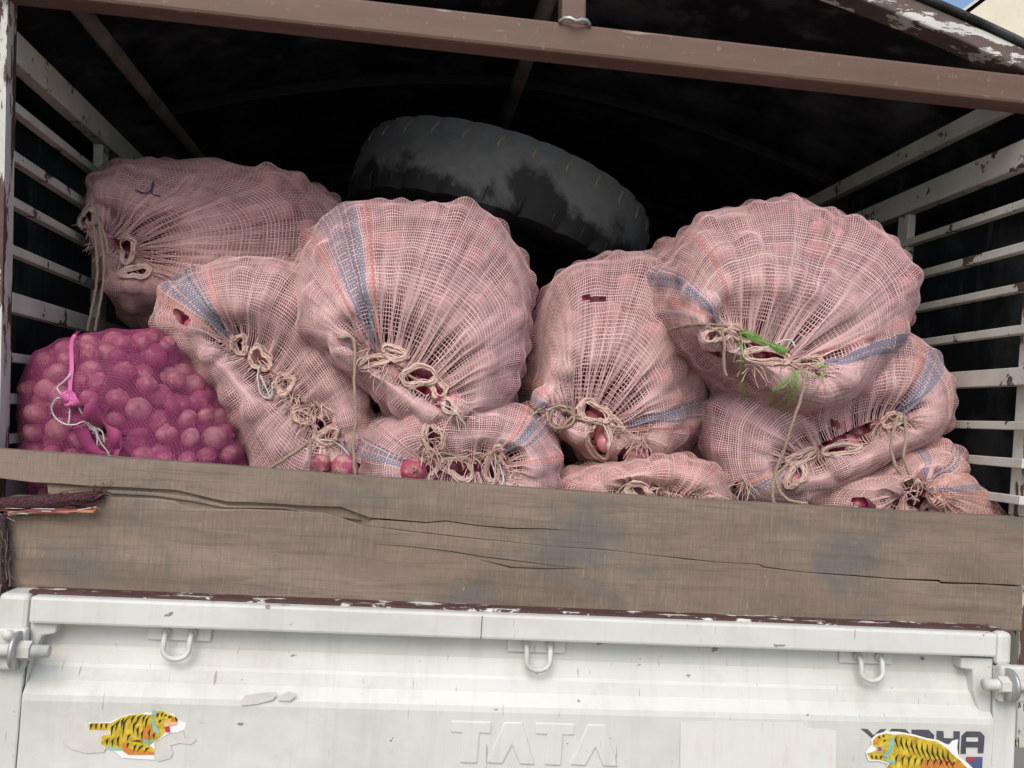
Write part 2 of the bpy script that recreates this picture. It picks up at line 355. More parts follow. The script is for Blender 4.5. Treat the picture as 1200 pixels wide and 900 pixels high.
def m_faded():
    t = NT('faded_pink_poster'); a = t.noise(1, 5, .7, t.map((60, 1, 9))); g = t.noise(9, 4, .6)
    c = t.mix(t.ramp(a, [(.5, 0), (.68, .55)]), (.68, .67, .63), (.62, .36, .40)); t.color(t.mix(t.ramp(g, [(.45, .75), (.7, 0)]), c, (.68, .675, .63))).rough(.7); return t.m
flat('poster_remnant', [[(-8, 500), (130, 493), (330, 500), (420, 497), (440, 520), (500, 522), (540, 530), (538, 760), (-10, 760)]], 3, 800, 680, -.1066, m_faded(), tg)
flat('scraped_patch', [[(845, 425), (862, 405), (920, 395), (975, 394), (960, 420), (900, 436), (850, 440)]], 3, 0, 680, -.1085, RES, tg)
flat('scraped_patch', [[(985, 405), (1015, 390), (1045, 400), (1020, 425), (975, 422)]], 3, 0, 680, -.1085, RES, tg)
def sliver(x0, y0, x1, y1, w):
    dx, dy = x1 - x0, y1 - y0; L = math.hypot(dx, dy); nx_, ny_ = -dy / L * w, dx / L * w; bx_, by_ = -dy * .12, dx * .12
    return [(x0, y0), (x0 + dx * .35 + nx_ + bx_, y0 + dy * .35 + ny_ + by_), (x1, y1), (x0 + dx * .35 - nx_ + bx_, y0 + dy * .35 - ny_ + by_)]
Y0 = -.1054
st = flat('tiger_sticker', [[(640, 160), (700, 130), (722, 118), (765, 128), (850, 148), (892, 200), (950, 226), (942, 265), (890, 290), (842, 292), (800, 312), (728, 362), (728, 482), (560, 472), (500, 468), (440, 418), (385, 404), (342, 368), (350, 306), (410, 298), (400, 278), (262, 276), (262, 222), (410, 218), (500, 176), (560, 160)]], 6, 60, 810, Y0, STW, tg)
st['label'] = 'torn yellow tiger sticker at the left of the tailgate'
flat('adhesive_residue', [[(60, 150), (175, 140), (205, 195), (261, 222), (261, 276), (398, 279), (408, 297), (348, 305), (341, 369), (384, 405), (370, 430), (240, 435), (150, 410), (85, 370), (95, 340), (150, 300), (160, 250), (130, 190)]], 6, 60, 810, Y0, RES, tg)
flat('adhesive_residue', [[(730, 366), (802, 314), (930, 282), (940, 330), (1000, 325), (1020, 345), (980, 375), (900, 365), (840, 380), (855, 440), (840, 470), (750, 495), (730, 482)]], 6, 60, 810, Y0, RES, tg)
Y1 = Y0 - .0006
flat('tiger_body_print', [[(265, 228), (330, 222), (410, 225), (440, 215), (500, 180), (560, 165), (620, 160), (700, 165), (735, 140), (780, 140), (830, 160), (875, 180), (885, 215), (840, 240), (800, 255), (800, 290), (770, 320), (740, 345), (690, 380), (725, 410), (722, 445), (620, 442), (540, 445), (500, 415), (440, 415), (385, 400), (345, 365), (355, 310), (420, 300), (405, 275), (265, 272)]], 6, 60, 810, Y1, YEL, st)
Y2 = Y1 - .0006
flat('tiger_shading_print', [[(500, 360), (530, 352), (545, 400), (620, 420), (722, 425), (722, 446), (540, 446), (505, 420)], [(640, 250), (700, 240), (720, 300), (690, 350), (650, 330)], [(840, 190), (876, 182), (886, 214), (842, 232)]], 6, 60, 810, Y2, ORG, st)
flat('tiger_pale_print', [[(706, 190), (722, 178), (735, 240), (770, 290), (740, 300), (712, 260)], [(640, 330), (690, 350), (735, 330), (690, 379), (655, 365)], [(385, 380), (440, 395), (500, 400), (500, 414), (440, 414), (385, 398)]], 6, 60, 810, Y2, TEAL, st)
Y3 = Y2 - .0006
SL = [(290,225,275,268),(325,224,312,270),(360,224,350,268),(395,226,385,268),(450,225,420,320),(485,200,450,290),(520,180,490,270),(550,170,500,330),(590,168,560,230),(600,210,575,300),(640,165,590,240),(665,168,640,230),(690,175,660,260),(620,240,610,330),(650,270,640,350),(560,300,530,350),(480,310,470,390),(440,330,430,390),(400,330,390,380),(600,370,580,430),(650,380,600,430),(690,395,650,435),(550,360,530,400),(700,260,690,340),(730,290,720,340),(760,150,742,190),(790,148,770,185),(815,165,790,180),(850,180,815,190),(775,200,755,225),(640,360,560,352)]
flat('tiger_stripe_print', [sliver(*s, 7) for s in SL], 6, 60, 810, Y3, BLK, st)
flat('tiger_mouth_print', [[(795, 252), (830, 243), (836, 290), (806, 287)]], 6, 60, 810, Y3, REDP, st)
flat('tiger_muzzle_print', [[(805, 205), (850, 215), (884, 216), (872, 236), (835, 242), (800, 250), (790, 228)]], 6, 60, 810, Y3, m_plain('tiger_pale_orange', (.75, .48, .22), .4), st)
flat('tiger_ear_print', [[(704, 168), (716, 134), (742, 142), (738, 172)]], 6, 60, 810, Y3, TEAL, st)
flat('tiger_eye_print', [[(826, 172), (846, 176), (842, 186), (824, 182)]], 6, 60, 810, Y3 - .0004, BLK, st)
flat('tiger_nose_print', [[(870, 178), (888, 196), (884, 214), (874, 200)]], 6, 60, 810, Y3 - .0004, BLK, st)
# model name and second tiger
K8 = (5.4545, 980, 830)
LET = dict(Y=[(148,125),(195,127),(238,172),(285,128),(322,130),(262,192),(262,240),(228,240),(228,192)],
  O=[(352,130),(440,131),(470,160),(470,260),(440,290),(352,290),(330,262),(330,155)],
  D=[(480,135),(590,137),(625,170),(622,260),(590,290),(480,290)],
  H=[(640,143),(685,145),(687,190),(748,192),(748,145),(790,147),(784,292),(748,292),(748,226),(687,226),(687,292),(640,290)],
  A=[(795,290),(800,175),(830,147),(920,148),(948,178),(940,287),(905,286),(905,250),(828,249),(828,291)])
for ch in 'YODHA': flat('printed_letter', [LET[ch]], *K8, Y0, INK, tg)
flat('letter_counter', [[(830, 186), (905, 187), (905, 213), (830, 212)]], *K8, Y0 - .0005, WHITE, tg)
flat('printed_emblem', [[(830, 310), (935, 311), (932, 400), (830, 400)]], *K8, Y0, m_plain('blue_print', (.09, .11, .22), .4), tg)
flat('printed_emblem', [[(835, 312), (900, 312), (840, 350)]], *K8, Y0 - .0005, REDP, tg)
st = flat('tiger_sticker', [[(186, 282), (226, 232), (222, 200), (255, 165), (320, 148), (400, 150), (500, 168), (575, 190), (650, 202), (716, 236), (742, 206), (778, 198), (772, 250), (780, 305), (840, 350), (890, 400), (890, 420), (300, 420), (330, 355), (270, 338), (205, 335)]], *K8, Y0 - .0010, STW, tg)
st['label'] = 'yellow tiger sticker over the grey lettering at the right of the tailgate'
flat('tiger_body_print', [[(235, 205), (260, 175), (320, 160), (365, 168), (430, 165), (500, 180), (570, 200), (640, 212), (700, 250), (760, 310), (800, 340), (860, 410), (305, 415), (340, 350), (280, 330), (215, 325), (195, 290), (240, 275), (262, 262), (232, 235)]], *K8, Y0 - .0016, YEL, st)
flat('tiger_pale_print', [[(340, 200), (365, 180), (368, 240), (345, 300), (320, 320), (300, 300), (335, 260)], [(300, 300), (345, 330), (390, 340), (380, 360), (330, 345)], [(262, 240), (295, 240), (295, 282), (262, 280)]], *K8, Y0 - .0022, TEAL, st)
flat('tiger_shading_print', [[(560, 330), (700, 320), (800, 360), (850, 410), (520, 410)], [(240, 205), (265, 180), (275, 215), (240, 232)]], *K8, Y0 - .0022, ORG, st)
SL2 = [(385+i*33, 172+i*9, 400+i*36, 262+i*14) for i in range(11)] + [(400+i*40, 290+i*6, 380+i*40, 370) for i in range(10)] + [(270,175,285,195),(300,165,310,190),(320,200,300,215),(225,295,235,325),(255,300,262,330),(290,300,285,330)]
flat('tiger_stripe_print', [sliver(*s, 6) for s in SL2], *K8, Y0 - .0028, BLK, st)
flat('tiger_mouth_print', [[(268, 246), (290, 250), (288, 274), (266, 270)]], *K8, Y0 - .0028, REDP, st)

def flare(o):                                   # racks and posts lean outwards above the plank
    v = o.data.vertices
    for p in v:
        if p.co.z > 1.38: p.co.x += (-.052 if p.co.x < XC else .022) * (p.co.z - 1.38) / .8
    return o
DIMP = m_plain('shade_dimmed_pole', (.10, .085, .07), .8, .2, .4, 12)  # pole colour dimmed: the canopy's inner shade is put into it
# rear corner posts, tie beam, arched bow
for xa, xb in ((XL - .06, XL), (XR + .032, XR + .088)):
    b = MB()
    b.box((xa, .0, .95), (xb, .05, 1.38)); flare(MB().box((xa, .0, 1.3801), (xb, .05, 2.23)).build('corner_post', POST, truck, bevel=.002)); b.build('post_foot', POST, truck, bevel=.004)
flare(MB().box((XL - .004, -.004, 1.381), (XL + .006, .018, 2.2)).build('post_flange', POST, truck))
MB().bar((XL - .1, .0, 2.174), (XR + .1, .0, 2.1855), .055, .056).build('tie_beam', STEEL, truck, bevel=.006)
kp = MB().bar((.058, .0, 2.207), (.048, .0, 2.41), .044, .044, (0, 1, 0)).build('king_post', STEEL, truck, bevel=.004)
wl = [(.058 + .028 * math.cos(a), -.008 + .014 * math.sin(a) - .018, 2.2085 + .003 * math.sin(5 * a)) for a in np.linspace(math.pi, 2 * math.pi, 9)]
MB().tube(wl, [.002, .004, .003, .0045, .003, .004, .0035, .004, .002], 7).build('weld_bead', BOLT, kp, True)
def roof(x):
    u = min(1.25, abs(x - XC) / .89); return 2.391 - .172 * u ** 1.75 
def arch(y, w, h, name, m, dz=0, parent=truck):
    xs = np.linspace(XL - .09, XR + .09, 25); b = MB(); V = []
    for x in xs:
        z = roof(x) + dz
        V += [(x, y - w/2, z - h/2), (x, y + w/2, z - h/2), (x, y + w/2, z + h/2), (x, y - w/2, z + h/2)]
    F = [(i*4+k, i*4+(k+1)%4, i*4+4+(k+1)%4, i*4+4+k) for i in range(24) for k in range(4)] + [(3,2,1,0), (96,97,98,99)]
    return b.add(V, F).build(name, m, parent, bevel=.004)
arch(.0, .05, .040, 'roof_bow', ARCH, .018)
for y in (.85, 1.65, 2.4): arch(y, .04, .03, 'roof_bow', DARK, .03)  # inner bows coloured black to paint in the shade under the canopy
MB().tube([(-.80, .03, 2.165), (-.80, 1.2, 2.168), (-.80, 2.4, 2.16)], .015, 12).build('roof_pole', DIMP, truck, True)
MB().tube([(.048, .03, 2.385), (.048, 2.4, 2.385)], .018, 10).build('ridge_pole', DIMP, truck, True)
for x in (XR + .004,): MB().box((x, .05, 2.178), (x + .025, 2.45, 2.216)).build('eave_rail', RACK, truck, bevel=.003)
# slatted side racks
SZ = [(1.985, .017), (1.899, .018), (1.82, .016), (1.737, .017), (1.646, .034), (1.552, .016), (1.481, .018), (1.412, .016)]
for s, x0, x1 in ((-1, XL - .03, XL), (1, XR, XR + .03)):
    rack = flare(MB().box((x0, .051 if s < 0 else -.02, 2.058), (x1, 2.45, 2.114)).build('side_rack', RACK, truck, bevel=.003))
    for k, (z, h) in enumerate(SZ):
        e = .004 if h < .03 else 0
        flare(MB().box((x0 + .006 if s < 0 else x0 + e, .052 if s < 0 else -.018, z - h / 2), (x1 - e if s < 0 else x1 - .006, 2.44, z + h / 2)).build('slat', RACK, rack, bevel=.0015))
    for y in ((.52 if s < 0 else .44), 1.1, 1.8, 2.4):
        flare(MB().box((x0 + (.002 if s < 0 else .008), y, 1.381), (x1 - (.008 if s < 0 else .002), y + .045, 2.057)).build('upright', RACK, rack, bevel=.002))
# tarpaulin over bows and racks
b = MB(); V = []; ys = np.concatenate([[-.026, -.01], np.linspace(.1, 2.62, 26)])
path = [(XL - .11, z) for z in np.linspace(1.15, 2.22, 14)] + [(x, roof(x) + .042) for x in np.linspace(XL - .105, XR + .105, 40)] + [(XR + .11, z) for z in np.linspace(2.22, 1.15, 14)]
rng = np.random.RandomState(5); W = rng.rand(6, 4)
for j, y in enumerate(ys):
    for i, (x, z) in enumerate(path):
        d = sum(math.sin(9 * w[0] * y + 11 * w[1] * z + 7 * w[2] * x + 6.28 * w[3]) for w in W) * .0035
        if j < 2: d = 0
        if i < 14: V.append((x - abs(d) - (.03 if y > .05 else 0), y if y > .04 else y + .03, z))
        elif i >= 54: V.append((x + abs(d) + (.03 if y > .05 else 0), y if y > .04 else y + .03, z))
        else: V.append((x, y, z + abs(d)))
m = len(path); F = [(j*m+i, (j+1)*m+i, (j+1)*m+i+1, j*m+i+1) for j in range(len(ys)-1) for i in range(m-1)]
tp = empty('tarpaulin', (XC, 1.2, 1.15)); tag(tp, 'black tarpaulin stretched over the canopy frame of the truck', 'tarpaulin')
o = b.add(V, F).build('sheet', TARP, tp, True); o.modifiers.new('solid', 'SOLIDIFY').thickness = .004
e = [V[i] for i in range(14, 54)]; MB().tube([(x, y - .004, z + .004) for x, y, z in e], .006, 9).build('hem', TARP, tp, True)
MB().box((XL - .06, 2.63, 1.15), (XR + .06, 2.634, 2.3)).build('end_sheet', TARP, tp)
# ---------------------------------------------------------------- split wooden plank
pk = empty('wooden_plank', (XC, -.03, 1.19)); tag(pk, 'weathered grey wooden plank split lengthwise above the white tailgate', 'plank')
YP = -.055
U = [(-12, 559), (37, 565), (75, 567), (110, 570), (145, 571), (180, 573), (205, 574), (227, 579), (247, 584), (267, 588), (290, 588.5), (320, 590), (345, 592), (367, 593), (400, 594), (415, 600), (433, 606.5), (470, 609.5), (500, 612), (522, 610), (560, 615.5), (600, 619), (640, 619.5), (680, 622.5), (640, 620.5), (600, 620.1), (560, 616.6), (522, 611.2), (500, 613.2), (470, 611), (436, 609), (428, 616), (470, 621), (540, 629), (590, 634), (640, 639.5), (710, 644), (760, 650), (800, 654), (845, 659), (890, 661), (895, 664), (940, 670), (1000, 674), (1050, 678), (1100, 679.5), (1104, 682), (1150, 683.5), (1200, 686)]
Lw = [(8, 582), (45, 583), (120, 582.5), (150, 583.5), (180, 584), (205, 587), (215, 592), (230, 596), (280, 596.5), (330, 598), (380, 601), (398, 606), (425, 616), (470, 622.5), (540, 630.5), (590, 635), (640, 640.3), (710, 645.3), (760, 651), (800, 656), (845, 660), (890, 662.5), (895, 666), (940, 671.3), (1000, 676), (1050, 680), (1100, 682.5), (1104, 685), (1150, 686), (1199, 688.5)]
def jit(P, a):
    r = random.Random(4); out = []
    for i in range(len(P) - 1):
        (x0, y0), (x1, y1) = P[i], P[i+1]; n = max(1, int(abs(x1 - x0) / 14)); out.append(P[i])
        for k in range(1, n): t = k / n; out.append((x0 + (x1-x0)*t + r.uniform(-1, 1), y0 + (y1-y0)*t + r.uniform(-a, a)))
    return out + [P[-1]]
U2 = [pxz(x, y, YP) for x, y in U]; L2 = [pxz(x, y - (.9 if x > 430 else 0), YP) for x, y in jit(Lw, .25)]
top = [pxz(x, y, YP) for x, y in [(1200, 607), (1120, 603.5), (1000, 596), (800, 585), (600, 571), (400, 557), (200, 541), (60, 531), (-12, 526)]]
bot = [pxz(x, y, YP) for x, y in [(1198, 740), (1000, 730), (800, 721), (600, 712), (400, 703), (200, 696), (30, 690), (9, 688)]]
def board(poly, name):
    o = MB().prism(poly, YP, YP + .042).build(name, WOOD, pk, bevel=.0022)
    return o
board(U2 + top, 'board'); board(L2 + bot, 'board')
core = [pxz(x, y, YP) for x, y in [(52, 560), (160, 562), (300, 580), (448, 596), (448, 632), (300, 606), (160, 594), (56, 592)]]
MB().prism(core, YP + .008, YP + .036).build('split_core', WOOD, pk)
b = MB()
for P in ([(120, 574), (180, 577), (228, 583), (268, 593), (330, 594), (425, 610), (330, 596.5), (262, 595.5), (226, 588), (180, 581.5), (130, 579)],):
    b.prism([pxz(x, y, YP) for x, y in P], YP + .0025, YP + .03)
b.build('splinter', WOOD, pk, bevel=.002)
VOID = m_plain('crack_shadow_wood', (.035, .026, .02), .95)
b = MB()
for P in ([(436, 637), (480, 640), (525, 645), (560, 651), (600, 656), (680, 666), (600, 656.9), (560, 652.1), (525, 645.9), (480, 640.7)], [(560, 655), (600, 664), (640, 666), (690, 665.5), (640, 667), (598, 665.4)]):
    MB().prism([pxz(x, y, YP) for x, y in P], YP - .0005, YP + .002).build('hairline_crack', VOID, pk)
pass

# ---------------------------------------------------------------- frayed dark cord jammed in the split, strands on the left edge
SCRAP = m_net('frayed_plastic', (.05, .02, .03))
def strands(b, path, n, spread, r, cols, rs, jitter=.012):
    P = [np.array(p) for p in path]
    for k in range(n):
        o = rs.randn(3) * spread; pts = []; i0 = rs.randint(0, max(1, len(P) - 3)); i1 = rs.randint(i0 + 2, len(P) + 1)
        for i in range(i0, i1): pts.append(P[i] + o * (1 + .3 * math.sin(i * 1.7 + k)) + rs.randn(3) * jitter * .3)
        pts[-1] = pts[-1] + rs.randn(3) * jitter * .6
        b.tube(pts, r * rs.uniform(.6, 1.4), 4, c=cols[rs.randint(len(cols))])
rs = np.random.RandomState(8)
cd = empty('rope_scrap', at(60, 590, -.07)); tag(cd, 'frayed dark maroon cord jammed in the left end of the plank split', 'cord')
b = MB(); path = [at(x, y, -.064) for x, y in [(-8, 592), (12, 590), (35, 590), (60, 588), (85, 586), (105, 583), (120, 578)]]
b.tube(path, [.010, .011, .012, .012, .011, .010, .006], 9, c=(.045, .014, .02))
b.build('core', SCRAP, cd, True)
b = MB(); strands(b, path, 90, .0036, .0011, [(.07, .02, .03), (.05, .02, .025), (.04, .012, .02), (.09, .03, .04), (.1, .04, .05), (.22, .09, .05)], rs, .008)
strands(b, [at(x, y, -.066) for x, y in [(55, 586), (75, 580), (95, 576), (112, 572), (118, 571)]], 5, .002, .0007, [(.25, .12, .06), (.1, .05, .05)], rs)
strands(b, [at(x, y, -.07) for x, y in [(10, 600), (35, 598.5), (60, 598), (85, 597), (114, 594)]], 16, .0022, .0011, [(.62, .55, .5), (.6, .25, .12), (.3, .1, .1)], rs, .004)
tag(b.build('frayed_strands', SCRAP, cd), kind='stuff')
cs = empty('frayed_strap', at(2, 650, -.06)); tag(cs, 'frayed dark woven strap hanging along the left edge below the plank end', 'strap')
b = MB(); path = [at(x, y, -.07) for x, y in [(0, 604), (2, 620), (3, 640), (3, 660), (4, 680), (2, 696)]]
b.tube(path, .009, 8, c=(.035, .025, .025)); b.build('core', SCRAP, cs, True)
b = MB(); strands(b, path, 60, .0045, .0010, [(.06, .035, .03), (.2, .13, .1), (.45, .4, .42), (.14, .14, .17), (.1, .06, .05)], rs, .012); tag(b.build('frayed_strands', SCRAP, cs), kind='stuff')

# ---------------------------------------------------------------- tyre lying on the sacks
ty = empty('spare_tyre', (0, 0, 0)); tag(ty, 'worn black truck tyre lying tilted on top of the onion sacks', 'tyre')
c = at(584, 260, .78); ty.location = c
ty.rotation_euler = (math.radians(1), math.radians(14.5), math.radians(20))
n = 120; b = MB()
prof = [(.235, -.07), (.245, -.092), (.29, -.104), (.335, -.102), (.368, -.098), (.386, -.090), (.3925, -.06), (.3955, -.03), (.3965, 0), (.3955, .03), (.3925, .06), (.386, .090), (.368, .098), (.335, .102), (.29, .104), (.245, .092), (.235, .07)]
V = []
for k in range(n):
    a = 2 * math.pi * k / n
    for i, (r, z) in enumerate(prof):
        if i in (4, 5, 6) and k % 5 == 0: r -= .014
        if i in (11, 12) and k % 4 == 0: r -= .007          # shoulder lugs
        V.append((r * math.cos(a + z * .25), r * math.sin(a + z * .25), z))
m = len(prof); F = [(k*m+i, ((k+1)%n)*m+i, ((k+1)%n)*m+i+1, k*m+i+1) for k in range(n) for i in range(m-1)]
def local(mb, name, m, parent, smooth=True):
    me = bpy.data.meshes.new(name); me.from_pydata(mb.v, [], mb.f); me.update(); me.materials.append(m)
    if smooth: me.polygons.foreach_set('use_smooth', [True] * len(me.polygons))
    if mb.c:
        a = me.color_attributes.new('dye', 'FLOAT_COLOR', 'POINT'); a.data.foreach_set('color', np.array([list(c_)[:3] + [1] for c_ in mb.c], 'f').ravel())
    o = bpy.data.objects.new(name, me); COL.objects.link(o); o.parent = parent; return o
tr = local(b.add(V, F), 'tread', RUBBER, ty); tr.modifiers.new('s', 'EDGE_SPLIT').split_angle = math.radians(40)
b = MB(); b.lathe([(.2352, -.072), (.225, -.05), (.222, 0), (.225, .05), (.2352, .072)], 60); local(b, 'inner_liner', DARK, ty)
CHALK = m_plain('dried_mud_in_sipe', (.20, .17, .12), .9)
for k in range(30):                               # worn sipes holding pale mud along the upper shoulder, dark nicks on the lower one
    a = 2 * math.pi * k / 30 + .02
    def ring(z, r, da): return (r * math.cos(a + da), r * math.sin(a + da), z)
    q = MB(); q.tube([ring(.078, .386, .008), ring(.068, .3895, .012), ring(.06, .3915, -.004), ring(.047, .3935, -.008), ring(.040, .394, -.004)], [.001, .003, .0026, .0034, .001], 5)
    local(q, 'mud_filled_sipe', CHALK, ty)
    q = MB(); q.tube([ring(-.088, .379, .0), ring(-.075, .387, .008), ring(-.062, .391, .004), ring(-.05, .393, .014)], [.003, .0034, .003, .001], 5)
    local(q, 'shoulder_groove', DARK, ty)
# ---------------------------------------------------------------- onion sacks
def smooth_closed(P, n):                       # closed Catmull-Rom, resampled to n points by arc length
    P = np.array(P, float); N = len(P); out = []
    for i in range(N):
        a, b_, c_, d = P[i-1], P[i], P[(i+1) % N], P[(i+2) % N]
        for t in np.linspace(0, 1, 12, endpoint=False):
            out.append(.5 * (2*b_ + (c_-a)*t + (2*a-5*b_+4*c_-d)*t*t + (3*b_-a-3*c_+d)*t**3))
    Q = np.array(out); L = np.r_[0, np.cumsum(np.linalg.norm(np.roll(Q, -1, 0) - Q, axis=1))]
    s = np.linspace(0, L[-1], n, endpoint=False); Q = np.vstack([Q, Q[:1]])
    return np.stack([np.interp(s, L, Q[:, k]) for k in range(2)], 1), L[-1]
def pnoise(rs, u, ks, amp=None):               # periodic 1D noise
    o = np.zeros_like(u)
    for k in ks: o += rs.randn() * np.sin(2 * np.pi * (k * u + rs.rand()))
    return o / math.sqrt(len(ks))
def vnoise(rs, P, wl, n=7):                    # smooth 3D noise from plane waves
    o = np.zeros(P.shape[:-1])
    for _ in range(n):
        d = rs.randn(3); d /= np.linalg.norm(d); o += np.sin(P @ d * (2 * np.pi / (wl * rs.uniform(.7, 1.5))) + rs.rand() * 6.28)
    return o / math.sqrt(n)
def normals(P):
    du = np.roll(P, -1, 1) - np.roll(P, 1, 1); dv = np.gradient(P, axis=0)
    N = np.cross(du, dv); N /= np.linalg.norm(N, axis=-1, keepdims=True) + 1e-12
    if (N[:, :, 1] * 1)[: len(N) // 3].mean() > 0: N = -N     # the front must face the camera side
    T = du / (np.linalg.norm(du, axis=-1, keepdims=True) + 1e-12); S = dv / (np.linalg.norm(dv, axis=-1, keepdims=True) + 1e-12)
    return N, T, S
def blur(H, k):
    for _ in range(k):
        H = (np.roll(H, 1, 1) + np.roll(H, -1, 1) + 2 * H) / 4
        G = np.vstack([H[:1], H, H[-1:]]); H = (G[:-2] + G[2:] + 2 * H) / 4
    return H
def sphere_unit(nu=12, nv=8):
    V = [(0, 0, 1.0)]
    for j in range(1, nv):
        a = math.pi * j / nv
        for i in range(nu):
            t = 2 * math.pi * i / nu; V.append((math.sin(a) * math.cos(t), math.sin(a) * math.sin(t), math.cos(a)))
    V.append((0, 0, -1.0)); Q = []
    for i in range(nu): Q.append((0, 1 + i, 1 + (i + 1) % nu, 1 + (i + 1) % nu))
    for j in range(nv - 2):
        for i in range(nu): Q.append((1 + j*nu + i, 1 + (j+1)*nu + i, 1 + (j+1)*nu + (i+1) % nu, 1 + j*nu + (i+1) % nu))
    e = len(V) - 1
    for i in range(nu): Q.append((e, 1 + (nv-2)*nu + (i+1) % nu, 1 + (nv-2)*nu + i, 1 + (nv-2)*nu + i))
    return np.array(V), Q
def sack_surface(outline, m1, m2, yr, bf, bb, pitch, seed, pleat=.012, dip=.03, lump=.010, p=2.3, back=.45, orad=(.019, .031), gap=.55, osp=1.7, excl=.2):
    rs = np.random.RandomState(seed)
    O2 = np.array([at(x, y, yr)[[0, 2]] for x, y in outline])
    _, per = smooth_closed(O2, 50); nu = int(per / pitch)
    O, _ = smooth_closed(O2, nu)
    ym = yr - bf * .85
    a = at(*m1, ym)[[0, 2]]; b_ = at(*m2, ym)[[0, 2]]; c = (a + b_) / 2; e1 = (b_ - a); L = np.linalg.norm(e1); e1 = e1 / L; e2 = np.array([-e1[1], e1[0]])
    d = O - c; al = np.arctan2(d @ e2, d @ e1)
    M = c + np.cos(al)[:, None] * e1 * L / 2 + np.sin(al)[:, None] * e2 * .008
    Ra = np.mean(np.linalg.norm(O - M, axis=1))
    ps = np.linspace(0, math.pi / 2, 400)
    rho = np.sin(ps) ** (2 / p); dep = -bf * np.cos(ps) ** (2 / p)
    pb = np.linspace(math.pi / 2, math.pi, 400)[1:]
    rho = np.r_[rho, np.sin(pb).clip(0) ** (2 / 3.2)]; dep = np.r_[dep, bb * (-np.cos(pb)).clip(0) ** (2 / 3.2)]
    s = np.r_[0, np.cumsum(np.hypot(np.diff(rho) * Ra, np.diff(dep)))]
    sf = np.interp(0, dep, s) if False else s[399]
    smax = sf + (s[-1] - sf) * back; nv = int(smax / pitch)
    st = np.linspace(0, smax, nv); RH = np.interp(st, s, rho); DE = np.interp(st, s, dep)
    XZ = M[None] + (O - M)[None] * RH[:, None, None]
    Y = yr + DE[:, None] + np.zeros((nv, nu))
    fr = np.exp(-(st / (.30 * sf)) ** 2)            # near the mouth
    Y = Y + (dip * np.exp(-(st / (.16 * sf)) ** 2))[:, None]
    P = np.stack([XZ[..., 0], Y, XZ[..., 1]], -1)
    N, T, S = normals(P)
    u = np.arange(nu) / nu
    pl = pnoise(rs, u, [3, 5, 7, 8, 11, 13]); pl = np.abs(pl) ** .8 * np.sign(pl) * (.75 + .4 * pnoise(rs, u, [2, 3]))
    pl2 = pnoise(rs, u, [19, 24, 31, 37])
    ramp1 = (.6 * np.exp(-(st / (.24 * sf)) ** 2)) * (1 - .55 * np.exp(-(st / (.10 * sf)) ** 2))
    ramp2 = np.exp(-(st / (.20 * sf)) ** 2)
    H = pleat * pl[None] * ramp1[:, None] + pleat * .15 * pl2[None] * ramp2[:, None]
    H = H + lump * vnoise(rs, P, .22)
    P = P + N * H[..., None]; N, T, S = normals(P)
    N = np.stack([blur(N[..., k], 3) for k in range(3)], -1); N /= np.linalg.norm(N, axis=-1, keepdims=True)
    # onions lying against the net
    cand = rs.permutation(nu * nv); Pf = P.reshape(-1, 3); Nf = N.reshape(-1, 3); C = []; Rr = []; Nn = []
    for i in cand[:4000]:
        if i // nu < excl * sf / smax * nv: continue
        r = rs.uniform(*orad); q = Pf[i] - Nf[i] * r * (.88 + .75 * rs.rand() ** 1.6)
        if C and np.min(np.linalg.norm(np.array(C) - q, axis=1) - osp / 2 * (np.array(Rr) + r)) < 0: continue
        C.append(q); Rr.append(r); Nn.append(Nf[i])
    C = np.array(C); Rr = np.array(Rr)
    Hn = np.full(nu * nv, -gap * np.mean(orad))
    for q, r in zip(C, Rr):
        w = q - Pf; idx = np.where((w * w).sum(1) < (2.2 * r) ** 2)[0]
        wn = (w[idx] * Nf[idx]).sum(1); d2 = (w[idx] ** 2).sum(1) - wn ** 2
        h = np.where(d2 < r * r, wn + np.sqrt(np.clip(r * r - d2, 0, None)), -1)
        Hn[idx] = np.maximum(Hn[idx], np.minimum(h, .008))
    return dict(P=P, N=N, T=T, S=S, Hn=Hn.reshape(nv, nu), C=C, R=Rr, nu=nu, nv=nv, O=O, M=M, st=st, sf=sf, yr=yr, rs=rs, c=c, outline=O2)
def screen(sk):
    sk['px'], sk['py'], sk['dz'] = proj(sk['Pn'])
def on(sk, x, y, lift=.004):                    # point of the sack's skin on a sight line
    d = (sk['px'] - x) ** 2 + (sk['py'] - y) ** 2 + np.where(sk['N'][..., 1] > .25, 1e6, 0)
    k = np.argmin(d + (sk['dz'] - sk['dz'].min()) * 40); j, i = divmod(k, sk['nu'])
    Y = sk['Pn'][j, i, 1] - lift * 1.0
    return at(x, y, Y)
def on_path(sk, pts, lift=.005, n=6, sm=3):
    pts = np.array(pts, float); q = []
    for i in range(len(pts) - 1):
        a, b_, c_, d = pts[max(i-1, 0)], pts[i], pts[i+1], pts[min(i+2, len(pts)-1)]
        for t in np.linspace(0, 1, n, endpoint=False): q.append(.5 * (2*b_ + (c_-a)*t + (2*a-5*b_+4*c_-d)*t*t + (3*b_-a-3*c_+d)*t**3))
    q.append(pts[-1]); W = np.array([on(sk, x, y, lift) for x, y in q]); Ys = W[:, 1].copy()
    for _ in range(sm): Ys[1:-1] = (Ys[:-2] + 2 * Ys[1:-1] + Ys[2:]) / 4
    return [at(x, y, Y) for (x, y), Y in zip(q, Ys)]
PALE = (.69, .445, .44); CREAMC = (.70, .50, .425); JUTE = (.36, .27, .205); WHITEC = (.70, .68, .65); BLUE = (.20, .21, .275); RED = (.56, .25, .225); GREEN = (.16, .48, .07)
SV, SQ = sphere_unit()
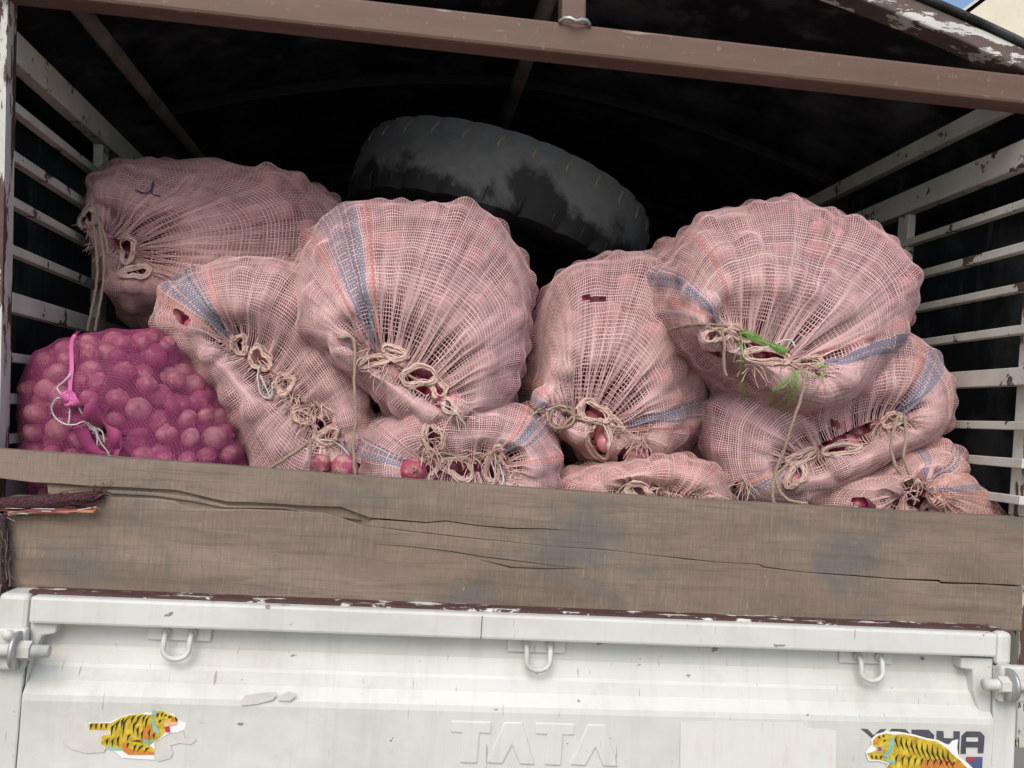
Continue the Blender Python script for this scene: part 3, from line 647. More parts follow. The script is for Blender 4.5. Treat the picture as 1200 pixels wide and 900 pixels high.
def onion_fill(sk, parent, name='onion_filling'):
    rs = sk['rs']; Vs = []; Qs = []; Cs = []; n = 0
    for q, r in zip(sk['C'], sk['R']):
        A = np.linalg.qr(rs.randn(3, 3))[0]; v = SV * [1, 1, .88]; Vs.append(q + (v * r * .97) @ A); Qs.append(np.array(SQ) + n); n += len(SV); k = rs.rand(); Cs.append(np.tile((np.array([.58, .22, .235]) if k > .62 else np.array([.19, .013, .033]) if k < .42 else np.array([.34, .06, .09])) * rs.uniform(.85, 1.1), (len(SV), 1)))
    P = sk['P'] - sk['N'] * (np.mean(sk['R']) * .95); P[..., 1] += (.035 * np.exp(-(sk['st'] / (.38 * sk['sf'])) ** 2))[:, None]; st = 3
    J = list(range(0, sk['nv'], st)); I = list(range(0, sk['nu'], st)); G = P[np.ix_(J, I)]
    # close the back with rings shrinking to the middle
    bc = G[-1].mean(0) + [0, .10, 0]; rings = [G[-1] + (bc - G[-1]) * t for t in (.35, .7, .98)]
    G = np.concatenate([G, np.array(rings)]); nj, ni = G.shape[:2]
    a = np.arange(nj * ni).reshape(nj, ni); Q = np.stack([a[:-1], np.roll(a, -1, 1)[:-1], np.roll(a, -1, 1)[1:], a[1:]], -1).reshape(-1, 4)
    Vs.append(G.reshape(-1, 3)); Qs.append(Q + n); Cs.append(np.tile([.10, .012, .022], (nj * ni, 1)))  # core shell coloured dark, standing in for shade among the deeper onions
    o = tri_quads(name, np.concatenate(Vs), np.concatenate(Qs), FILL, parent); o['kind'] = 'stuff'
    a = o.data.color_attributes.new('dye', 'FLOAT_COLOR', 'POINT'); cc = np.concatenate(Cs); a.data.foreach_set('color', np.concatenate([cc, np.ones((len(cc), 1))], 1).astype('f').ravel())
    return o
def tri_quads(name, V, Q, m, parent):
    me = bpy.data.meshes.new(name); me.from_pydata(V.tolist(), [], [tuple(dict.fromkeys(q)) for q in Q.tolist()]); me.update()
    me.polygons.foreach_set('use_smooth', [True] * len(me.polygons)); me.materials.append(m)
    o = bpy.data.objects.new(name, me); COL.objects.link(o); o.parent = parent; o.matrix_parent_inverse = Matrix.Translation(-Vector(root_loc(parent))); return o
def settle(sk, clear=.0025):                    # push every onion inwards until it lies under the net
    Pf = sk['Pn'].reshape(-1, 3); Nf = sk['N'].reshape(-1, 3)
    for i in range(len(sk['C'])):
        r = sk['R'][i]; w = Pf - sk['C'][i]; near = np.where((w * w).sum(1) < (2.2 * r) ** 2)[0]
        if not len(near): continue
        Pk, Nk = Pf[near], Nf[near]
        for _ in range(6):
            w = Pk - sk['C'][i]; dd = np.sqrt((w * w).sum(1)); k = int(np.argmin(dd)); inside = (w[k] * Nk[k]).sum() < 0
            need = r + clear - (-dd[k] if inside else dd[k])
            if need <= 0: break
            sk['C'][i] = sk['C'][i] + (np.array([0, .45, 0]) - Nk[k] * .75) * min(need, .02)
def weave(sk, parent, pitch, stripes, holes, tone=(1, 1, 1), wid=.37, name='mesh_bag'):
    rs = sk['rs']; nu, nv = sk['nu'], sk['nv']; P = sk['P']; N = sk['N']; T = sk['T']; S = sk['S']
    Hn = blur(sk['Hn'], 4) + .0022; Pn = P + N * Hn[..., None]
    # threads slip: bunch together and spread apart
    g = blur(rs.randn(nv, nu), 6); g /= g.std(); h = blur(rs.randn(nv, nu), 6); h /= h.std()
    wu = np.convolve(rs.randn(nu + 40), np.ones(3) / 3, 'same')[20:20 + nu]; wv = np.convolve(rs.randn(nv + 40), np.ones(3) / 3, 'same')[20:20 + nv]
    edge = np.clip(sk['st'] / (.25 * sk['sf']), 0, 1)[:, None]
    Pn = Pn + T * ((.09 * pitch * g + .06 * pitch * wu[None]) * edge)[..., None] + S * (.09 * pitch * h + .07 * pitch * wv[:, None] * np.ones((1, nu)))[..., None]
    sk['Pn'] = Pn; screen(sk); settle(sk)
    ok = np.ones((nv, nu), bool)
    for (x, y, rx, ry, rot) in holes:
        c_, s_ = math.cos(math.radians(rot)), math.sin(math.radians(rot)); dx, dy = sk['px'] - x, sk['py'] - y
        e = ((dx * c_ + dy * s_) / rx) ** 2 + ((-dx * s_ + dy * c_) / ry) ** 2
        ok &= ~((e < 1) & (N[..., 1] < .2))
    col = np.tile(np.array(PALE) * tone, (nu, 1)) * (1 + .10 * rs.randn(nu, 1)) ; col = col.clip(.05, .8)
    colv = np.tile(np.array(PALE) * 1.08 * tone, (nv, 1)) * (1 + .10 * rs.randn(nv, 1)); colv = colv.clip(.05, .82)
    ww = np.full(nu, wid * .82 * pitch / 2) * rs.uniform(.72, 1.3, nu); wvv = np.full(nv, wid * .98 * pitch / 2) * rs.uniform(.72, 1.3, nv)
    for (x, y, width, c_, off) in stripes:         # dyed warp bands, placed where they cross the outline
        q = at(x, y, sk['yr'])[[0, 2]]; k = np.argmin(np.linalg.norm(sk['O'] - q, axis=1)); hw = int(width / pitch / 2)
        for i in range(k - hw, k + hw + 1):
            if width > .03 and rs.rand() < .22: continue
            col[(i + off) % nu] = np.array(c_) * (1 + .15 * rs.randn()); ww[(i + off) % nu] = .30 * pitch
    Vs, Qs, Cs = [], [], []; n = 0
    lift = .0007 * np.where((np.arange(nu)[None] + np.arange(nv)[:, None]) % 2, 1, -1)[..., None]
    jn = (rs.rand(1, nu, 1) * .0022 * np.exp(-(sk['st'] / (.2 * sk['sf'])) ** 2)[:, None, None])
    A = Pn + N * (lift + jn)
    w3 = (ww[None] * (1 + .22 * blur(rs.randn(nv, nu), 1)))[..., None]
    V = np.stack([A - T * w3, A + N * (w3 * .55), A + T * w3], 2)  # nv nu 3 3 : a ridged strip
    a = np.arange(nv * nu * 3).reshape(nv, nu, 3); e = ok[:-1] & ok[1:]
    q1 = np.stack([a[:-1, :, 0], a[:-1, :, 1], a[1:, :, 1], a[1:, :, 0]], -1)[e]; q2 = np.stack([a[:-1, :, 1], a[:-1, :, 2], a[1:, :, 2], a[1:, :, 1]], -1)[e]
    Vs.append(V.reshape(-1, 3)); Qs += [q1, q2]; Cs.append(np.repeat(np.broadcast_to(col[None], (nv, nu, 3)).reshape(-1, 3), 3, 0)); n += nv * nu * 3
    B = Pn - N * lift; w3 = (wvv[:, None] * (1 + .22 * blur(rs.randn(nv, nu), 1)))[..., None]
    V = np.stack([B - S * w3, B + N * (w3 * .55), B + S * w3], 2); a = a + n; b2 = np.roll(a, -1, 1); e = ok & np.roll(ok, -1, 1); e[:int(.05 * nv)] = False
    q1 = np.stack([a[..., 0], a[..., 1], b2[..., 1], b2[..., 0]], -1)[e]; q2 = np.stack([a[..., 1], a[..., 2], b2[..., 2], b2[..., 1]], -1)[e]
    tint = np.broadcast_to(colv[:, None], (nv, nu, 3)).copy()
    Vs.append(V.reshape(-1, 3)); Qs += [q1, q2]; Cs.append(np.repeat(tint.reshape(-1, 3), 3, 0))
    return grid_mesh(name, np.concatenate(Vs), np.concatenate(Qs), NET, parent, np.concatenate(Cs))
def ellipse_px(x, y, rx, ry, rot, rs, n=14, j=.16):
    c_, s_ = math.cos(math.radians(rot)), math.sin(math.radians(rot)); o = []; ph = rs.rand() * 6.28
    for k in range(n + 2):
        a = ph + 2 * math.pi * k / n; q = 1 + j * math.sin(2 * a + ph * 3) + j * .6 * math.sin(3 * a + ph)
        o.append((x + (rx * math.cos(a) * c_ - ry * math.sin(a) * s_) * q, y + (rx * math.cos(a) * s_ + ry * math.sin(a) * c_) * q))
    return o
def gathers(sk, parent, loops):                   # rolled cloth edges round the openings of the mouth
    rs = sk['rs']
    for (x, y, rx, ry, rot) in loops:
        b = MB(); base = ellipse_px(x, y, rx, ry, rot, rs, j=.24)
        for k in range(9):                        # a bundle of threads reads as rolled cloth
            o = rs.randn(2) * 1.5; lf = .003 + .006 * rs.rand(); pts = on_path(sk, [(px + o[0] + rs.randn() * .7, py + o[1] + rs.randn() * .7) for px, py in base], lf, 3, 6)
            sh = rs.uniform(.75, 1.1); b.tube(pts, [.0016 * rs.uniform(.7, 1.35) for _ in pts], 5, c=tuple(np.array(CREAMC) * sh))
        b.build('mouth_loop', NET, parent, True)
def frays(sk, parent, spots, n, length=22, cols=(CREAMC, PALE, CREAMC, PALE, JUTE), r=.0007, name='frayed_threads'):
    rs = sk['rs']; b = MB()
    for k in range(n):
        x, y = spots[rs.randint(len(spots))]; x += rs.randn() * 4; y += rs.randn() * 3; p = on(sk, x, y, .003); a = rs.rand() * 6.28
        d = np.array([math.cos(a), -.6 * rs.rand(), math.sin(a) - .25]) ; d /= np.linalg.norm(d); L = length * .0016 * rs.uniform(.4, 1.4); pts = [p]; w = rs.randn(3) * .5
        for t in range(6):
            d = d + np.array([0, 0, -.16]) + w * .25 * math.sin(t * 1.3 + k) + rs.randn(3) * .12; d /= np.linalg.norm(d); pts.append(pts[-1] + d * L / 6 - np.array([0, .0006, 0]))
        b.tube(pts, r * rs.uniform(.6, 1.5), 4, c=tuple(np.array(cols[rs.randint(len(cols))]) * rs.uniform(.8, 1.1)), cap=False)
    return tag(b.build(name, NET, parent), kind='stuff')
def twine(sk, parent, paths, r=.0023, c=JUTE, name='twine', lift=.008, world=False):
    rs = sk['rs']
    for pts in paths:
        W = np.array(pts if world else on_path(sk, pts, lift, 6)); b = MB(); m = len(W)
        t = np.gradient(W, axis=0); t /= np.linalg.norm(t, axis=1, keepdims=True) + 1e-9; u = np.cross(t, [0, 1, 0.1]); u /= np.linalg.norm(u, axis=1, keepdims=True) + 1e-9; v = np.cross(t, u)
        fi = np.linspace(0, m - 1, m * 4); Wi = np.stack([np.interp(fi, np.arange(m), W[:, k]) for k in range(3)], 1); ui = np.stack([np.interp(fi, np.arange(m), u[:, k]) for k in range(3)], 1); vi = np.stack([np.interp(fi, np.arange(m), v[:, k]) for k in range(3)], 1)
        L = np.r_[0, np.cumsum(np.linalg.norm(np.diff(Wi, axis=0), axis=1))]
        for k in range(2):                        # two twisted plies
            a = L / .0085 * 6.28 + k * math.pi; q = Wi + .0004 * np.stack([np.sin(L * 210 + 1), np.sin(L * 170), np.sin(L * 260 + 2)], 1) + (ui * np.cos(a)[:, None] + vi * np.sin(a)[:, None]) * r * .55
            b.tube(q, r * .72, 5, c=tuple(np.array(c) * rs.uniform(.85, 1.12)))
        for k in range(int(L[-1] / .003)):        # fuzz
            i = rs.randint(len(Wi)); d = rs.randn(3); d /= np.linalg.norm(d); b.tube([Wi[i], Wi[i] + d * .004, Wi[i] + d * .007 + rs.randn(3) * .002], .00025, 3, c=c, cap=False)
        b.build(name, TWINE, parent, True)
def fit_outline(outline, m1, m2, yr, bf, bb, seed, **kw):   # allow for the bulge in front of the outline plane
    out = np.array(outline, float); tgt = np.array([out.min(0), out.max(0)])
    for _ in range(2):
        sk = sack_surface(out, m1, m2, yr, bf, bb, .013, seed, **kw); PP = (sk['P'] + sk['N'] * .002)[sk['P'][..., 1] < yr + .03]; x, y, _z = proj(PP)
        got = np.array([[x.min(), y.min()], [x.max(), y.max()]]); c0, c1 = got.mean(0), tgt.mean(0); k = (tgt[1] - tgt[0]) / (got[1] - got[0])
        out = (out - c0) * np.clip(k * 1.02, .88, 1.08) + c1
    return out
def hang(sk, paths, r=.0027, c=JUTE, name='hanging_twine'):   # free ends of rope: points (x, y, depth)
    for pts in paths:
        q = []; pts = [np.array(at(*p)) for p in pts]
        for i in range(len(pts) - 1):
            a, b_, c_, d = pts[max(i-1, 0)], pts[i], pts[i+1], pts[min(i+2, len(pts)-1)]
            for t in np.linspace(0, 1, 6, endpoint=False): q.append(.5 * (2*b_ + (c_-a)*t + (2*a-5*b_+4*c_-d)*t*t + (3*b_-a-3*c_+d)*t**3))
        q.append(pts[-1]); twine(sk, sk['t'], [np.array(q)], r, c, name, world=True)
def make_sack(label, outline, m1, m2, yr, bf, bb, seed, stripes=(), holes=(), loops=(), fr=(), nfr=40, tw=(), pitch=.0051, tone=(1, 1, 1), group='net sacks of onions stacked in the truck', **kw):
    t = empty('onion_sack', at(*np.mean(outline, 0), yr)); tag(t, label, 'sack', group)
    outline = fit_outline(outline, m1, m2, yr, bf, bb, seed, **kw)
    sk = sack_surface(outline, m1, m2, yr, bf, bb, pitch, seed, **kw); sk['t'] = t
    weave(sk, t, pitch, stripes, list(holes) + [(x, y, rx * .78, ry * .78, r) for x, y, rx, ry, r in loops], tone)
    for (x, y, rx, ry, r_) in list(holes) + list(loops):   # onions lying behind the openings
        q = on(sk, x, y, -.044); d = q - CAM; d /= np.linalg.norm(d)
        sk['C'] = np.vstack([sk['C'], q + np.array([.012, 0, .006])]); sk['R'] = np.r_[sk['R'], .027]
        if max(rx, ry) > 12 and (x, y, rx, ry, r_) in holes: sk['C'] = np.vstack([sk['C'], q + np.array([-.03, .012, -.008])]); sk['R'] = np.r_[sk['R'], .027]
    for u_ in np.linspace(0, 1, 6):                 # and along the slit of the mouth
        q = on(sk, m1[0] + (m2[0] - m1[0]) * u_, m1[1] + (m2[1] - m1[1]) * u_, -.046); sk['C'] = np.vstack([sk['C'], q]); sk['R'] = np.r_[sk['R'], .026]
    settle(sk, .002)
    onion_fill(sk, t)
    if loops: gathers(sk, t, loops)
    if len(fr): frays(sk, t, fr, nfr)
    twine(sk, t, tw)
    return sk

S1 = make_sack('dusty shaded onion sack at the back left below the tarpaulin, tied at its left end', [(95, 245), (110, 202), (150, 180), (230, 183), (320, 192), (380, 208), (412, 245), (410, 300), (385, 385), (300, 402), (200, 395), (140, 385), (118, 345), (104, 290)], (112, 262), (150, 300), .50, .17, .30, 11,
    stripes=[(112, 200, .05, BLUE, 0)], loops=[(103, 256, 8, 11, 10), (148, 292, 9, 14, 20), (160, 318, 14, 7, -10)], fr=[(105, 270), (120, 290), (150, 310)], nfr=40,
    tone=(.98, .92, .90), pleat=.014)
S2 = make_sack('tall slumped onion sack with blue band at its upper left, behind the pink net sack', [(175, 357), (188, 326), (235, 303), (300, 296), (350, 302), (400, 335), (432, 400), (445, 470), (446, 540), (430, 590), (385, 612), (325, 608), (288, 565), (274, 525), (268, 488), (250, 462), (218, 436), (190, 405)], (272, 398), (388, 512), .26, .15, .28, 12,
    stripes=[(205, 312, .085, BLUE, 0), (247, 300, .014, RED, 0), (178, 345, .012, RED, 0), (440, 555, .03, BLUE, 0)], holes=[(213, 372, 12, 6, 45)], loops=[(281, 404, 8, 9, 30), (305, 420, 11, 12, 0), (332, 450, 8, 13, 40), (355, 488, 10, 8, 30), (383, 512, 12, 9, 10)], fr=[(300, 425), (318, 440), (335, 445), (270, 400), (345, 465), (360, 495), (385, 515), (400, 520), (345, 480), (370, 475)], nfr=230,
    tw=[[(305, 430), (303, 445), (308, 460), (318, 468), (320, 450)]], pleat=.013)
S3 = make_sack('large bulging onion sack in the middle with a wide blue band down its left side', [(332, 352), (345, 310), (372, 262), (410, 236), (480, 230), (550, 240), (603, 272), (629, 320), (624, 390), (612, 455), (594, 494), (540, 512), (480, 508), (430, 478), (382, 432), (342, 396)], (432, 408), (528, 478), .24, .20, .30, 14,
    stripes=[(392, 245, .085, BLUE, 0), (362, 280, .014, RED, 0), (428, 232, .014, RED, 0)], loops=[(438, 424, 15, 6, -15), (462, 416, 11, 7, 15), (491, 440, 17, 13, 15), (513, 456, 9, 9, 0), (525, 476, 9, 6, 30)], fr=[(430, 410), (450, 432), (480, 455), (515, 470), (535, 485)], nfr=70,
    tw=[[(395, 396), (412, 396), (418, 402)], [(466, 432), (490, 446), (505, 452)]], pleat=.017)
S5 = make_sack('flattened onion sack with blue and red bands lying under the large middle sack', [(412, 515), (438, 484), (500, 466), (560, 466), (622, 478), (660, 525), (664, 578), (645, 625), (560, 645), (470, 640), (418, 600), (408, 560)], (495, 552), (592, 545), .17, .13, .26, 15,
    stripes=[(630, 495, .05, BLUE, 0), (655, 535, .014, RED, 0), (612, 486, .012, RED, 0), (424, 520, .05, BLUE, 0)], holes=[(484, 551, 11, 12, 0), (402, 548, 20, 12, 0)], loops=[(537, 548, 17, 12, 0), (579, 546, 8, 18, 10), (502, 546, 9, 15, -10), (507, 515, 10, 17, 10)], fr=[(500, 540), (530, 535), (560, 535), (580, 530), (595, 560), (500, 520)], nfr=130,
    tw=[[(505, 535), (525, 532), (550, 540), (575, 532), (590, 540)], [(578, 530), (584, 545), (590, 560), (592, 580)]])
S4 = make_sack('upright onion sack right of the middle with a coil of jute twine at its mouth', [(606, 478), (612, 420), (630, 350), (660, 307), (710, 290), (770, 294), (812, 345), (828, 420), (834, 490), (820, 525), (790, 552), (742, 563), (690, 556), (648, 525), (615, 502)], (645, 484), (722, 502), .27, .17, .30, 16,
    stripes=[(833, 478, .06, BLUE, 0), (831, 510, .012, RED, 0), (607, 470, .04, BLUE, 0), (610, 440, .012, RED, 0)], holes=[(696, 350, 14, 2.2, 5), (744, 537, 20, 17, -10)], loops=[(696, 484, 15, 12, 35), (702, 516, 12, 24, -25), (722, 498, 9, 5, 20)], fr=[(725, 505), (745, 520), (755, 515), (640, 480), (630, 490)], nfr=90,
    tw=[ellipse_px(656, 490, 13, 14, 20, np.random.RandomState(k), j=.2) for k in range(4)] + [[(668, 484), (685, 490), (706, 495)], [(670, 488), (688, 494), (706, 498)]], pleat=.016)
S4B = make_sack('low onion sack just showing above the plank right of the middle', [(640, 570), (685, 538), (760, 528), (825, 535), (866, 575), (866, 625), (800, 655), (700, 655), (655, 625)], (742, 575), (800, 582), .17, .12, .26, 17, loops=[(748, 576, 16, 7, 10)], fr=[(735, 572), (780, 575), (820, 580)], nfr=50, tone=(1, .96, .9))
S7 = make_sack('slumped onion sack on the right, squeezed below the sack with green string', [(815, 505), (826, 465), (875, 425), (950, 398), (1020, 380), (1072, 386), (1100, 408), (1121, 452), (1114, 500), (1085, 536), (1030, 556), (985, 580), (940, 606), (865, 604), (822, 565)], (930, 542), (1056, 488), .21, .14, .28, 19,
    stripes=[(1095, 402, .07, BLUE, 0), (1062, 384, .012, RED, 0), (848, 575, .04, BLUE, 0), (842, 566, .014, RED, 0)], holes=[(852, 570, 14, 4, -10), (978, 496, 6, 3, 10)], loops=[(938, 535, 14, 6, -25), (932, 558, 9, 14, 10), (985, 526, 24, 5, -12), (1045, 492, 10, 8, 0)], fr=[(930, 540), (960, 530), (1000, 520), (1030, 500), (1060, 490), (870, 568), (850, 570)], nfr=110,
    tw=[[(1040, 488), (1052, 494), (1064, 490)]], pleat=.014)
S6 = make_sack('big round onion sack at the upper right tied with green string', [(738, 352), (748, 310), (785, 262), (840, 237), (920, 227), (1000, 240), (1052, 270), (1081, 312), (1079, 360), (1062, 405), (1030, 450), (980, 480), (920, 492), (868, 476), (815, 440), (764, 404), (742, 374)], (848, 388), (952, 430), .20, .21, .32, 18,
    stripes=[(1058, 412, .07, BLUE, 0), (1075, 378, .02, RED, 0), (752, 330, .06, BLUE, 0), (746, 356, .02, RED, 0), (782, 272, .012, RED, 0)], loops=[(840, 393, 13, 8, -10), (898, 417, 22, 9, 10), (866, 392, 12, 6, 20), (948, 424, 14, 6, -10)], fr=[(845, 385), (870, 395), (920, 425), (950, 430), (880, 430)], nfr=90,
    tw=[[(830, 384), (845, 392), (848, 415), (850, 440)], [(785, 386), (815, 380), (850, 382), (875, 390)]], pleat=.019)
GS = S6
twine(S6, S6['t'], [[(870, 388), (885, 398), (905, 405), (922, 413)], [(872, 386), (890, 395), (908, 403), (924, 411)], [(871, 391), (886, 401), (904, 408), (921, 415)], [(869, 387), (884, 395), (900, 404), (925, 410)], [(874, 389), (892, 400), (906, 406), (918, 412)]], r=.0010, c=GREEN, name='green_string', lift=.014)
twine(S6, S6['t'], [[(930, 434), (918, 448), (904, 462), (902, 480), (906, 491), (918, 470), (932, 450), (934, 436)], [(932, 434), (934, 452), (926, 470), (914, 486), (906, 492)], [(936, 432), (952, 440), (966, 440), (967, 430), (955, 428)], [(868, 390), (870, 410), (868, 440), (872, 458), (884, 475), (900, 485)], [(931, 440), (920, 452), (906, 458)]], r=.0011, c=(.30, .50, .14), name='green_string', lift=.016)
S8 = make_sack('low onion sack in the right corner with a paler tied tail hanging to the right', [(935, 585), (960, 552), (1020, 535), (1055, 510), (1100, 500), (1137, 522), (1132, 556), (1120, 600), (1110, 640), (1000, 650), (940, 620)], (1062, 580), (1090, 572), .17, .12, .26, 20,
    stripes=[(1118, 506, .04, BLUE, 0), (1060, 508, .03, BLUE, 0)], holes=[(1012, 590, 14, 6, 20)], loops=[(1072, 576, 7, 9, 0)], fr=[(1065, 575), (1080, 572)], nfr=40, tone=(1, .98, .93))
tail = sack_surface([(1072, 575), (1085, 560), (1120, 556), (1160, 572), (1180, 598), (1178, 625), (1120, 635), (1085, 610)], (1074, 578), (1082, 572), .10, .06, .10, .0055, 31, pleat=.010, dip=.0, orad=(.024, .028))
tm = weave(tail, S8['t'], .0055, [(1150, 565, .03, BLUE, 0)], [(1085, 600, 3, 6, 0)], (1, .93, .82)); tm.name = 'tied_tail'
onion_fill(tail, S8['t'])
twine(S8, S8['t'], [[(1062, 565), (1070, 580), (1078, 585)], [(1070, 560), (1074, 575), (1072, 590)]])
hang(S1, [[(113, 246, .30), (118, 275, .29), (122, 310, .285), (119, 345, .285), (111, 388, .285)], [(108, 250, .30), (112, 285, .29), (114, 320, .285), (110, 350, .285), (102, 388, .285)], [(118, 262, .295), (124, 280, .29), (126, 298, .29)]])
hang(S3, [[(398, 396, .05), (412, 395, .035), (416, 410, .025), (415, 450, .02), (417, 490, .02), (414, 520, .02), (416, 556, .02)]])
hang(S2, [[(312, 552, .05), (330, 540, .045), (350, 527, .05), (364, 516, .07)], [(363, 514, .06), (364, 530, .05), (361, 553, .045)]], r=.0028)
hang(S6, [[(944, 436, -.025), (940, 462, -.03), (928, 498, -.02), (918, 530, -.005), (909, 552, .0), (912, 572, .0), (924, 586, .0), (946, 590, .0)], [(846, 384, -.02), (849, 405, -.025), (848, 425, -.02), (851, 440, -.015)], [(922, 545, .0), (908, 560, .0), (905, 580, .0), (908, 592, .0)]])
hang(S7, [[(1054, 484, .04), (1047, 505, .03), (1044, 525, .025), (1049, 545, .02), (1056, 556, .02)], [(1060, 488, .04), (1062, 512, .03), (1059, 535, .02), (1066, 556, .02)]])
twine(S1, S1['t'], [[(158, 222), (168, 226), (176, 224), (180, 212), (178, 226), (188, 230)]], r=.0011, c=(.10, .05, .22), name='purple_marker_scrawl', lift=.004)
# white thread ends
for sk, P in ((S2, [[(303, 430), (302, 445), (306, 462), (317, 466), (319, 448)], [(305, 440), (312, 455), (316, 465)]]), (S3, [[(515, 472), (528, 478), (536, 485), (541, 498)]]), (S2, [[(375, 515), (392, 518), (405, 528), (412, 540)]]), (S5, [[(575, 540), (580, 555), (578, 572), (582, 585)], [(585, 545), (590, 560), (586, 575)]]), (S6, [[(885, 412), (905, 404), (925, 398), (932, 408)], [(868, 405), (862, 415), (860, 425)]])):
    twine(sk, sk['t'], P, r=.0013, c=WHITEC, name='white_thread', lift=.012)

# ---------------------------------------------------------------- pink net sack and its onions
def m_pink():
    t = NT('pink_netting'); tr = t.t.nodes.new('ShaderNodeBsdfTransparent'); mx = t.t.nodes.new('ShaderNodeMixShader'); out = t.t.nodes['Material Output']
    n = t.noise(14, 4, .6); f = t.noise(900, 1, .5)
    t.color(t.mix(n, (.36, .05, .17), (.50, .11, .25))).rough(.55)
    tl = t.t.nodes.new('ShaderNodeBsdfTranslucent'); tl.inputs[0].default_value = (.60, .16, .32, 1); m2 = t.t.nodes.new('ShaderNodeMixShader'); m2.inputs[0].default_value = .2
    t.link(t.b.outputs[0], m2.inputs[1]); t.link(tl.outputs[0], m2.inputs[2])
    fac = t.ramp(t.math('ADD', t.math('MULTIPLY', n, .5), t.math('MULTIPLY', f, .5)), [(.35, .13), (.65, .36)])
    t.link(fac, mx.inputs[0]); t.link(tr.outputs[0], mx.inputs[1]); t.link(m2.outputs[0], mx.inputs[2]); t.link(mx.outputs[0], out.inputs[0]); return t.m
PINK = m_pink(); PINKB = m_plain('pink_band', (.56, .13, .31), .5, .3, .12, 40)
PINKF = PINK.copy(); PINKF.name = 'doubled_pink_netting'
for n_ in PINKF.node_tree.nodes:
    if n_.type == 'VALTORGB' and abs(n_.color_ramp.elements[0].color[0] - .13) < .01: n_.color_ramp.elements[0].color = (.6, .6, .6, 1); n_.color_ramp.elements[1].color = (.85, .85, .85, 1)
pout = [(16, 472), (24, 430), (55, 399), (100, 387), (150, 384), (203, 392), (232, 428), (262, 470), (287, 512), (300, 555), (292, 605), (200, 620), (100, 615), (40, 590), (22, 525)]
pk_ = empty('pink_net_sack', at(150, 560, .17)); tag(pk_, 'pink translucent net sack full of red onions at the lower left', 'sack', 'net sacks of onions stacked in the truck')
pout = fit_outline(pout, (104, 488), (136, 516), .17, .14, .22, 41, pleat=.0015, dip=.0, lump=.006)
sp = sack_surface(pout, (104, 488), (136, 516), .17, .14, .22, .006, 41, pleat=.0015, dip=.0, lump=.006, orad=(.018, .0255), gap=.38, osp=1.62, back=.35, excl=.04)
Hn = blur(sp['Hn'], 2) + .0015; sp['Pn'] = sp['P'] + sp['N'] * Hn[..., None]; screen(sp); settle(sp, .0005)
nj, ni = sp['nv'], sp['nu']; a = np.arange(nj * ni).reshape(nj, ni); Q = np.stack([a[:-1], np.roll(a, -1, 1)[:-1], np.roll(a, -1, 1)[1:], a[1:]], -1)
keep = ~((((sp['px'] - 132) / 11) ** 2 + ((sp['py'] - 512) / 14) ** 2) < 1)[:-1]
grid_mesh('netting', sp['Pn'].reshape(-1, 3), Q[keep], PINK, pk_)
rs = np.random.RandomState(5)
for _ in range(900):                               # fill the bare spots of the first layer
    x_, y_ = rs.uniform(25, 290), rs.uniform(395, 565)
    if np.sort(((sp['px'] - x_) ** 2 + (sp['py'] - y_) ** 2).ravel())[3] > 20: continue
    if min(np.hypot(sp['px'][0:] - xx, sp['py'] - yy).min() for xx, yy in ((x_ - 12, y_), (x_ + 12, y_), (x_, y_ - 14))) > 5: continue
    if max(np.hypot(sp['px'] - xx, sp['py'] - yy).min() for xx, yy in ((x_ - 14, y_), (x_ + 14, y_), (x_, y_ - 16))) > 5: continue
    q = on(sp, x_, y_, -.022)
    if np.min(np.linalg.norm(sp['C'] - q, axis=1) - .82 * sp['R']) > .0165: sp['C'] = np.vstack([sp['C'], q]); sp['R'] = np.r_[sp['R'], rs.uniform(.0175, .021)]
def onion_mesh(seed):
    rs = np.random.RandomState(seed); b = MB(); n = 18
    prof = [(.02, -.93), (.10, -.93), (.2, -.9), (.5, -.80), (.8, -.55), (.96, -.22), (1, .05), (.93, .38), (.75, .64), (.48, .82), (.26, .91), (.16, .97), (.13, 1.03), (.15, 1.09), (.02, 1.07)]
    V = []
    for j, (r, z) in enumerate(prof):
        for k in range(n):
            t = 2 * math.pi * k / n; q = r * (1 + .018 * math.sin(5 * t + seed) + .03 * math.sin(2 * t + seed * 2)) * (1 + (.35 * rs.randn() if j > 11 else 0)); V.append((q * math.cos(t), q * math.sin(t) * (1 - .04 * (seed % 3)), z * (.92 + .05 * (seed % 3)) + (.05 * rs.randn() if j > 11 else 0)))
    F = [(j*n+k, j*n+(k+1) % n, (j+1)*n+(k+1) % n, (j+1)*n+k) for j in range(len(prof)-1) for k in range(n)]
    me = bpy.data.meshes.new('onion'); me.from_pydata(V, [], F); me.update(); me.polygons.foreach_set('use_smooth', [True] * len(me.polygons)); me.materials.append(ONION); return me
def m_tuft():
    return m_plain('onion_root_fibre', (.42, .30, .20), .9, .1, .35, 300)
TUFT = m_tuft()
def tuft_mesh(seed):
    rs = np.random.RandomState(seed); b = MB()
    for k in range(26):
        a = rs.rand() * 6.28; r = rs.rand() * .2; d = np.array([math.cos(a) * rs.uniform(.2, 1), math.sin(a) * rs.uniform(.2, 1), -.35]); p = np.array([r * math.cos(a), r * math.sin(a), -.86]); b.tube([p, p + d * .09, p + d * .16 + rs.randn(3) * .05], .016, 3, cap=False)
    me = bpy.data.meshes.new('root_tuft'); me.from_pydata(b.v, [], b.f); me.update(); me.materials.append(TUFT); return me
OM = [onion_mesh(s) for s in range(5)]; TM = [tuft_mesh(s) for s in range(3)]
rs = np.random.RandomState(77)
